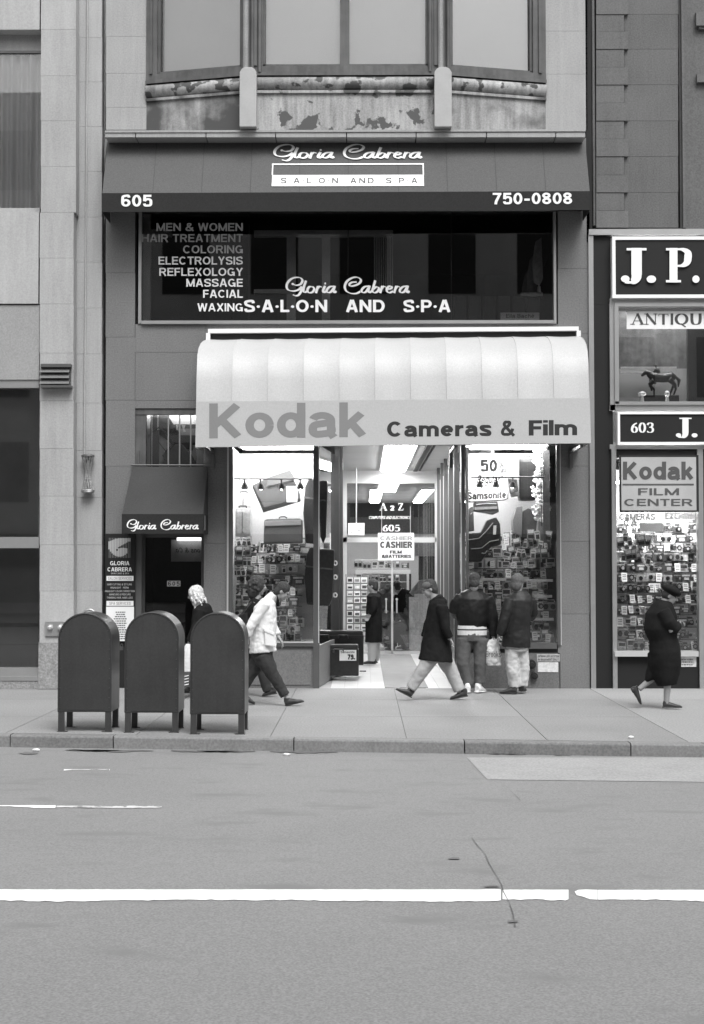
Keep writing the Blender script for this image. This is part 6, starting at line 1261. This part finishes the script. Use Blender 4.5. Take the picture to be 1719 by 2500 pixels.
garment('jeans', t, m_jean, [([J(1153,1545), J(1153,1565)], [.19, .19], [.14, .13], X_), ([J(1137,1560), J(1132,1590), J(1131,1620,-.02), J(1138,1650), J(1143,1674)], [.115, .105, .09, .08, .08], [.12, .11, .09, .085, .085], X_), ([J(1172,1560), J(1174,1590), J(1172,1620,-.02), J(1171,1650), J(1171,1668)], [.115, .105, .092, .08, .08], [.12, .11, .09, .085, .085], X_)], disp=.016, dsize=.06)
shoe(t, J(1142,1690,-.10), J(1140,1690,.17), mat=m_shoew, w_=.055, h=.085); shoe(t, J(1165,1690,-.08), J(1180,1690,.16), mat=m_shoew, w_=.058, h=.085)
t = thing('plastic_bag', 'pale plastic bag with dark lettering held by the man in the bomber jacket', 'bag', J(1203, 1625)); mb = MB(); mb.loft([J(1204,1562,-.05), J(1204,1574,-.05), J(1204,1592,-.05), J(1205,1612,-.05), J(1205,1625,-.05)], [.06, .095, .105, .11, .10], [.02, .04, .055, .05, .03], X_, 20); soft(mb, 'bag_body', m_bag, t, vox=.008, disp=.03, dsize=.06)
mb = MB(); mb.tube([J(1196,1570,-.05), J(1202,1560,-.03), J(1205,1554,0)], .008); mb.tube([J(1212,1570,-.05), J(1208,1560,-.03), J(1205,1554,0)], .008); build('handle', mb, m_bag, t)
letters('Brooks', F(-.92), 1187, 1223, 1604, 1590, .0, m_letd, t, off=.0)

# man in the long leather coat
J = JJ(-.95); t = thing('person', 'grey haired man in a long black leather coat looking into the right window', 'person', J(1258, 1690))
c = J(1265, 1424); f, up, hs = core(t, c, (.55, .8, -.15), Z_, J(1268, 1450), [(J(1268,1464), .17, .10), (J(1262,1510), .16, .11), (J(1260,1570), .16, .12)], X_, [[J(1244,1466,-.06), J(1232,1515,-.10), J(1219,1550,-.10)], [J(1294,1466,.05), J(1300,1495,.1), J(1296,1510,.3)]],
    [[J(1250,1580), J(1252,1630,-.02), J(1257,1680)], [J(1272,1580,.05), J(1277,1630,.05), J(1276,1676,.05)]], [(J(1219,1550,-.10), (-.2,0,-1), (1,0,0), .9), (J(1296,1510,.3), (0,1,0), (0,0,-1), .6)])
hair(t, c, f, up, hs, m_hairg, 'short', 1.12)
garment('leather_coat', t, m_leather2, [([J(1267,1442), J(1268,1452), J(1268,1466), J(1266,1495), J(1263,1525), J(1261,1555), J(1260,1580)], [.085, .16, .185, .185, .18, .195, .205], [.07, .10, .14, .15, .15, .165, .17], X_),
    ([J(1246,1464,-.06), J(1238,1490,-.09), J(1230,1516,-.11), J(1224,1538,-.11), J(1220,1550,-.10)], [.085, .082, .075, .066, .055], [.085, .082, .075, .066, .055], Y_), ([J(1292,1464,.05), J(1298,1482,.08), J(1301,1497,.12), J(1297,1508,.28)], [.085, .08, .075, .055], [.085, .08, .075, .055], Y_)], disp=.02, dsize=.12)
garment('trousers', t, m_khaki, [([J(1262,1570), J(1262,1590)], [.16, .15], [.14, .13], X_), ([J(1250,1585), J(1250,1610), J(1252,1640,-.02), J(1255,1660), J(1257,1678)], [.10, .098, .092, .09, .075], [.12, .11, .10, .09, .085], X_), ([J(1274,1585,.05), J(1277,1610,.05), J(1279,1640,.05), J(1277,1660,.05), J(1276,1675,.05)], [.09, .088, .08, .075, .07], [.11, .10, .09, .085, .08], X_)], disp=.026, dsize=.06)
shoe(t, J(1262,1692,-.05), J(1220,1693,.0), w_=.05); shoe(t, J(1272,1688,.0), J(1279,1688,.2), w_=.05)

# woman with the beret at the right
J = JJ(-3.0); t = thing('person', 'woman in a long black coat and black beret walking right past the film center window', 'person', J(1625, 1727))
c = J(1634, 1455); f, up, hs = core(t, c, (.9, -.1, -.42), Z_ + X_*.25, J(1624, 1478), [(J(1617,1495), .18, .12), (J(1615,1550), .18, .13), (J(1618,1600), .17, .14)], Y_, [[J(1618,1492,-.19), J(1640,1540,-.22), J(1654,1528,-.12)], [J(1618,1492,.19), J(1640,1540,.22), J(1654,1528,.12)]],
    [[J(1622,1620,-.07), J(1630,1665,-.06), J(1627,1712,-.05)], [J(1612,1620,.07), J(1600,1650,.07), J(1566,1678,.07)]], [(J(1652,1530,-.10), (.6,.5,.3), (-.5,.5,0), .8), (J(1652,1530,.10), (.6,-.5,.3), (-.5,-.5,0), .8)], skin=M('stockinged_skin', .26, .6, .1, 12))
hair(t, c, f, up, hs, m_cblack, 'beret', 1.02)
mb = MB(); mb.ell(c - f*.028 + up*.01, .079, .078, .085, a=hs, b=f); soft(mb, 'hair', m_hairb, t, vox=.008)
garment('coat', t, m_cblack, [([J(1623,1466), J(1620,1480), J(1615,1500), J(1613,1535), J(1619,1560), J(1624,1590), J(1624,1620), J(1626,1650), J(1629,1672)], [.10, .17, .22, .22, .20, .21, .20, .17, .14], [.09, .14, .195, .215, .175, .195, .20, .165, .125], Y_),
    ([J(1606,1600,.06), J(1598,1630,.07), J(1586,1652,.07), J(1577,1664,.07)], [.15, .12, .09, .05], [.13, .09, .06, .02], Y_), ([J(1618,1492,-.17), J(1634,1520,-.22), J(1648,1535,-.20), J(1655,1527,-.10)], [.09, .085, .075, .055], [.09, .085, .075, .055], Z_), ([J(1618,1492,.17), J(1634,1520,.22), J(1648,1535,.20), J(1655,1527,.10)], [.09, .085, .075, .055], [.09, .085, .075, .055], Z_)], disp=.015, dsize=.12)
shoe(t, J(1619,1728,-.05), J(1664,1728,-.05), w_=.04, h=.06); shoe(t, J(1556,1674,.07), J(1567,1718,.07), w_=.04, h=.06, up=Vector((-1,0,.2)))

# people inside the shop
def inner(label, Y, c, f, neck, tor, arms, legs, shoes, coat, trs, hairm, hmode='short', up=Z_, sd_=Y_, coat_r=1.0):
    J = JJ(Y); t = thing('person', label, 'person', J(*shoes[0][0])); P = lambda q: J(*q); cc = P(c)
    A = [[P(q) for q in a] for a in arms]; L = [[P(q) for q in l] for l in legs]; T = [(P(q[0]), q[1], q[2]) for q in tor]
    ff, uu, hh = core(t, cc, f, up, P(neck), T, sd_, A, L, [(A[0][2], A[0][2]-A[0][1], (0,-1,.1), .6)])
    hair(t, cc, ff, uu, hh, hairm, hmode)
    garment('coat', t, coat, [([P(neck)] + [q[0] for q in T], [.10] + [q[1]*1.12*coat_r for q in T], [.09] + [q[2]*1.3*coat_r for q in T], sd_)] + [(a, [.085, .07, .055], [.085, .07, .055], Z_ if abs((a[1]-a[0]).normalized().z) < .7 else X_) for a in A])
    garment('trousers', t, trs, [(l, [.11, .085, .07], [.11, .085, .07], sd_) for l in L])
    for h, e in shoes: shoe(t, P(h), P(e), w_=.048)
    return t
inner('woman in a long black coat standing at the card rack inside the entrance', 4.9, (909, 1430), (-1, .2, -.1), (913, 1448), [((913,1456), .16, .10), ((913,1490), .16, .11), ((913,1530), .16, .12), ((912,1568), .17, .12)],
    [[(914,1456,-.15), (912,1486,-.2), (903,1500,-.2)], [(914,1456,.15), (914,1486,.2), (904,1500,.2)]], [[(912,1562,-.06), (909,1592,-.05), (907,1614,-.05)], [(914,1562,.08), (916,1592,.08), (917,1614,.08)]],
    [((917,1621,-.05), (886,1621,-.05)), ((922,1618,.08), (896,1618,.08))], m_cblack, m_khaki, m_hairb)
inner('man in a black jacket standing bent at the counter inside the shop door', 10.0, (968, 1432), (-.5, .8, -.3), (975, 1445), [((985,1452), .17, .11), ((992,1478), .18, .12), ((995,1512), .18, .12)],
    [[(1004,1452,-.1), (1024,1482,-.15), (1008,1490,-.3)], [(972,1452,.1), (968,1480,.1), (962,1500,.1)]], [[(990,1510,-.02), (992,1545,0), (996,1575,0)], [(1002,1510,.1), (1002,1545,.1), (1004,1575,.1)]],
    [((1004,1583,0), (978,1583,0)), ((1006,1580,.1), (984,1580,.1))], m_cblack, m_trous, m_hairb, sd_=X_)
inner('stooping man in a dark jacket at the left counter inside the shop door', 10.3, (950, 1440), (.6, .5, -.7), (945, 1444), [((941,1450), .17, .11), ((937,1472), .17, .12), ((936,1500), .16, .12)],
    [[(930,1452,-.1), (929,1480,-.15), (940,1490,-.3)], [(950,1452,.1), (955,1478,.1), (960,1490,.1)]], [[(934,1500,0), (935,1540,0), (937,1572,0)], [(944,1500,.1), (946,1540,.1), (947,1572,.1)]],
    [((937,1580,0), (955,1580,0)), ((947,1578,.1), (962,1578,.1))], M('charcoal_jacket', .04, .8, .2, 6), m_trous, m_hairg, sd_=X_)
inner('person in dark clothes crouching on the floor behind the shop door', 9.4, (964, 1508), (-.6, .7, -.3), (967, 1520), [((969,1528), .18, .13), ((970,1548), .22, .17), ((968,1568), .25, .2)],
    [[(952,1530,-.1), (944,1545,-.15), (945,1555,-.3)], [(982,1530,.1), (990,1548,.1), (984,1560,.1)]], [[(966,1566,0), (944,1572,-.05), (958,1583,0)], [(974,1566,.1), (992,1570,.05), (985,1583,.1)]],
    [((965,1586,0), (940,1586,0)), ((992,1584,.1), (968,1584,.1))], m_trous, m_cblack, m_hairb, sd_=X_, coat_r=1.0)

for i, (x, y) in enumerate(((88, 1834), (1540, 1815), (700, 1845))):
    p = G(x, y, ZR) if i != 1 else G(x, y-12, 0); mb = MB(); rr = random.Random(i); mb.ell(p + Vector((0,0,.014)), .03+.012*rr.random(), .02, .014, n=9, m=5)
    for k, v in enumerate(mb.v): mb.v[k] = v + Vector((rr.uniform(-.006,.006), rr.uniform(-.006,.006), rr.uniform(-.003,.003)))
    tag(build('litter', mb, m_white, loc=(p.x, p.y, p.z)), ('crumpled white paper in the gutter before the leftmost mailbox', 'small white scrap on the pavement near the kerb at the right', 'small white scrap in the gutter left of the kerb joint')[i], 'litter')
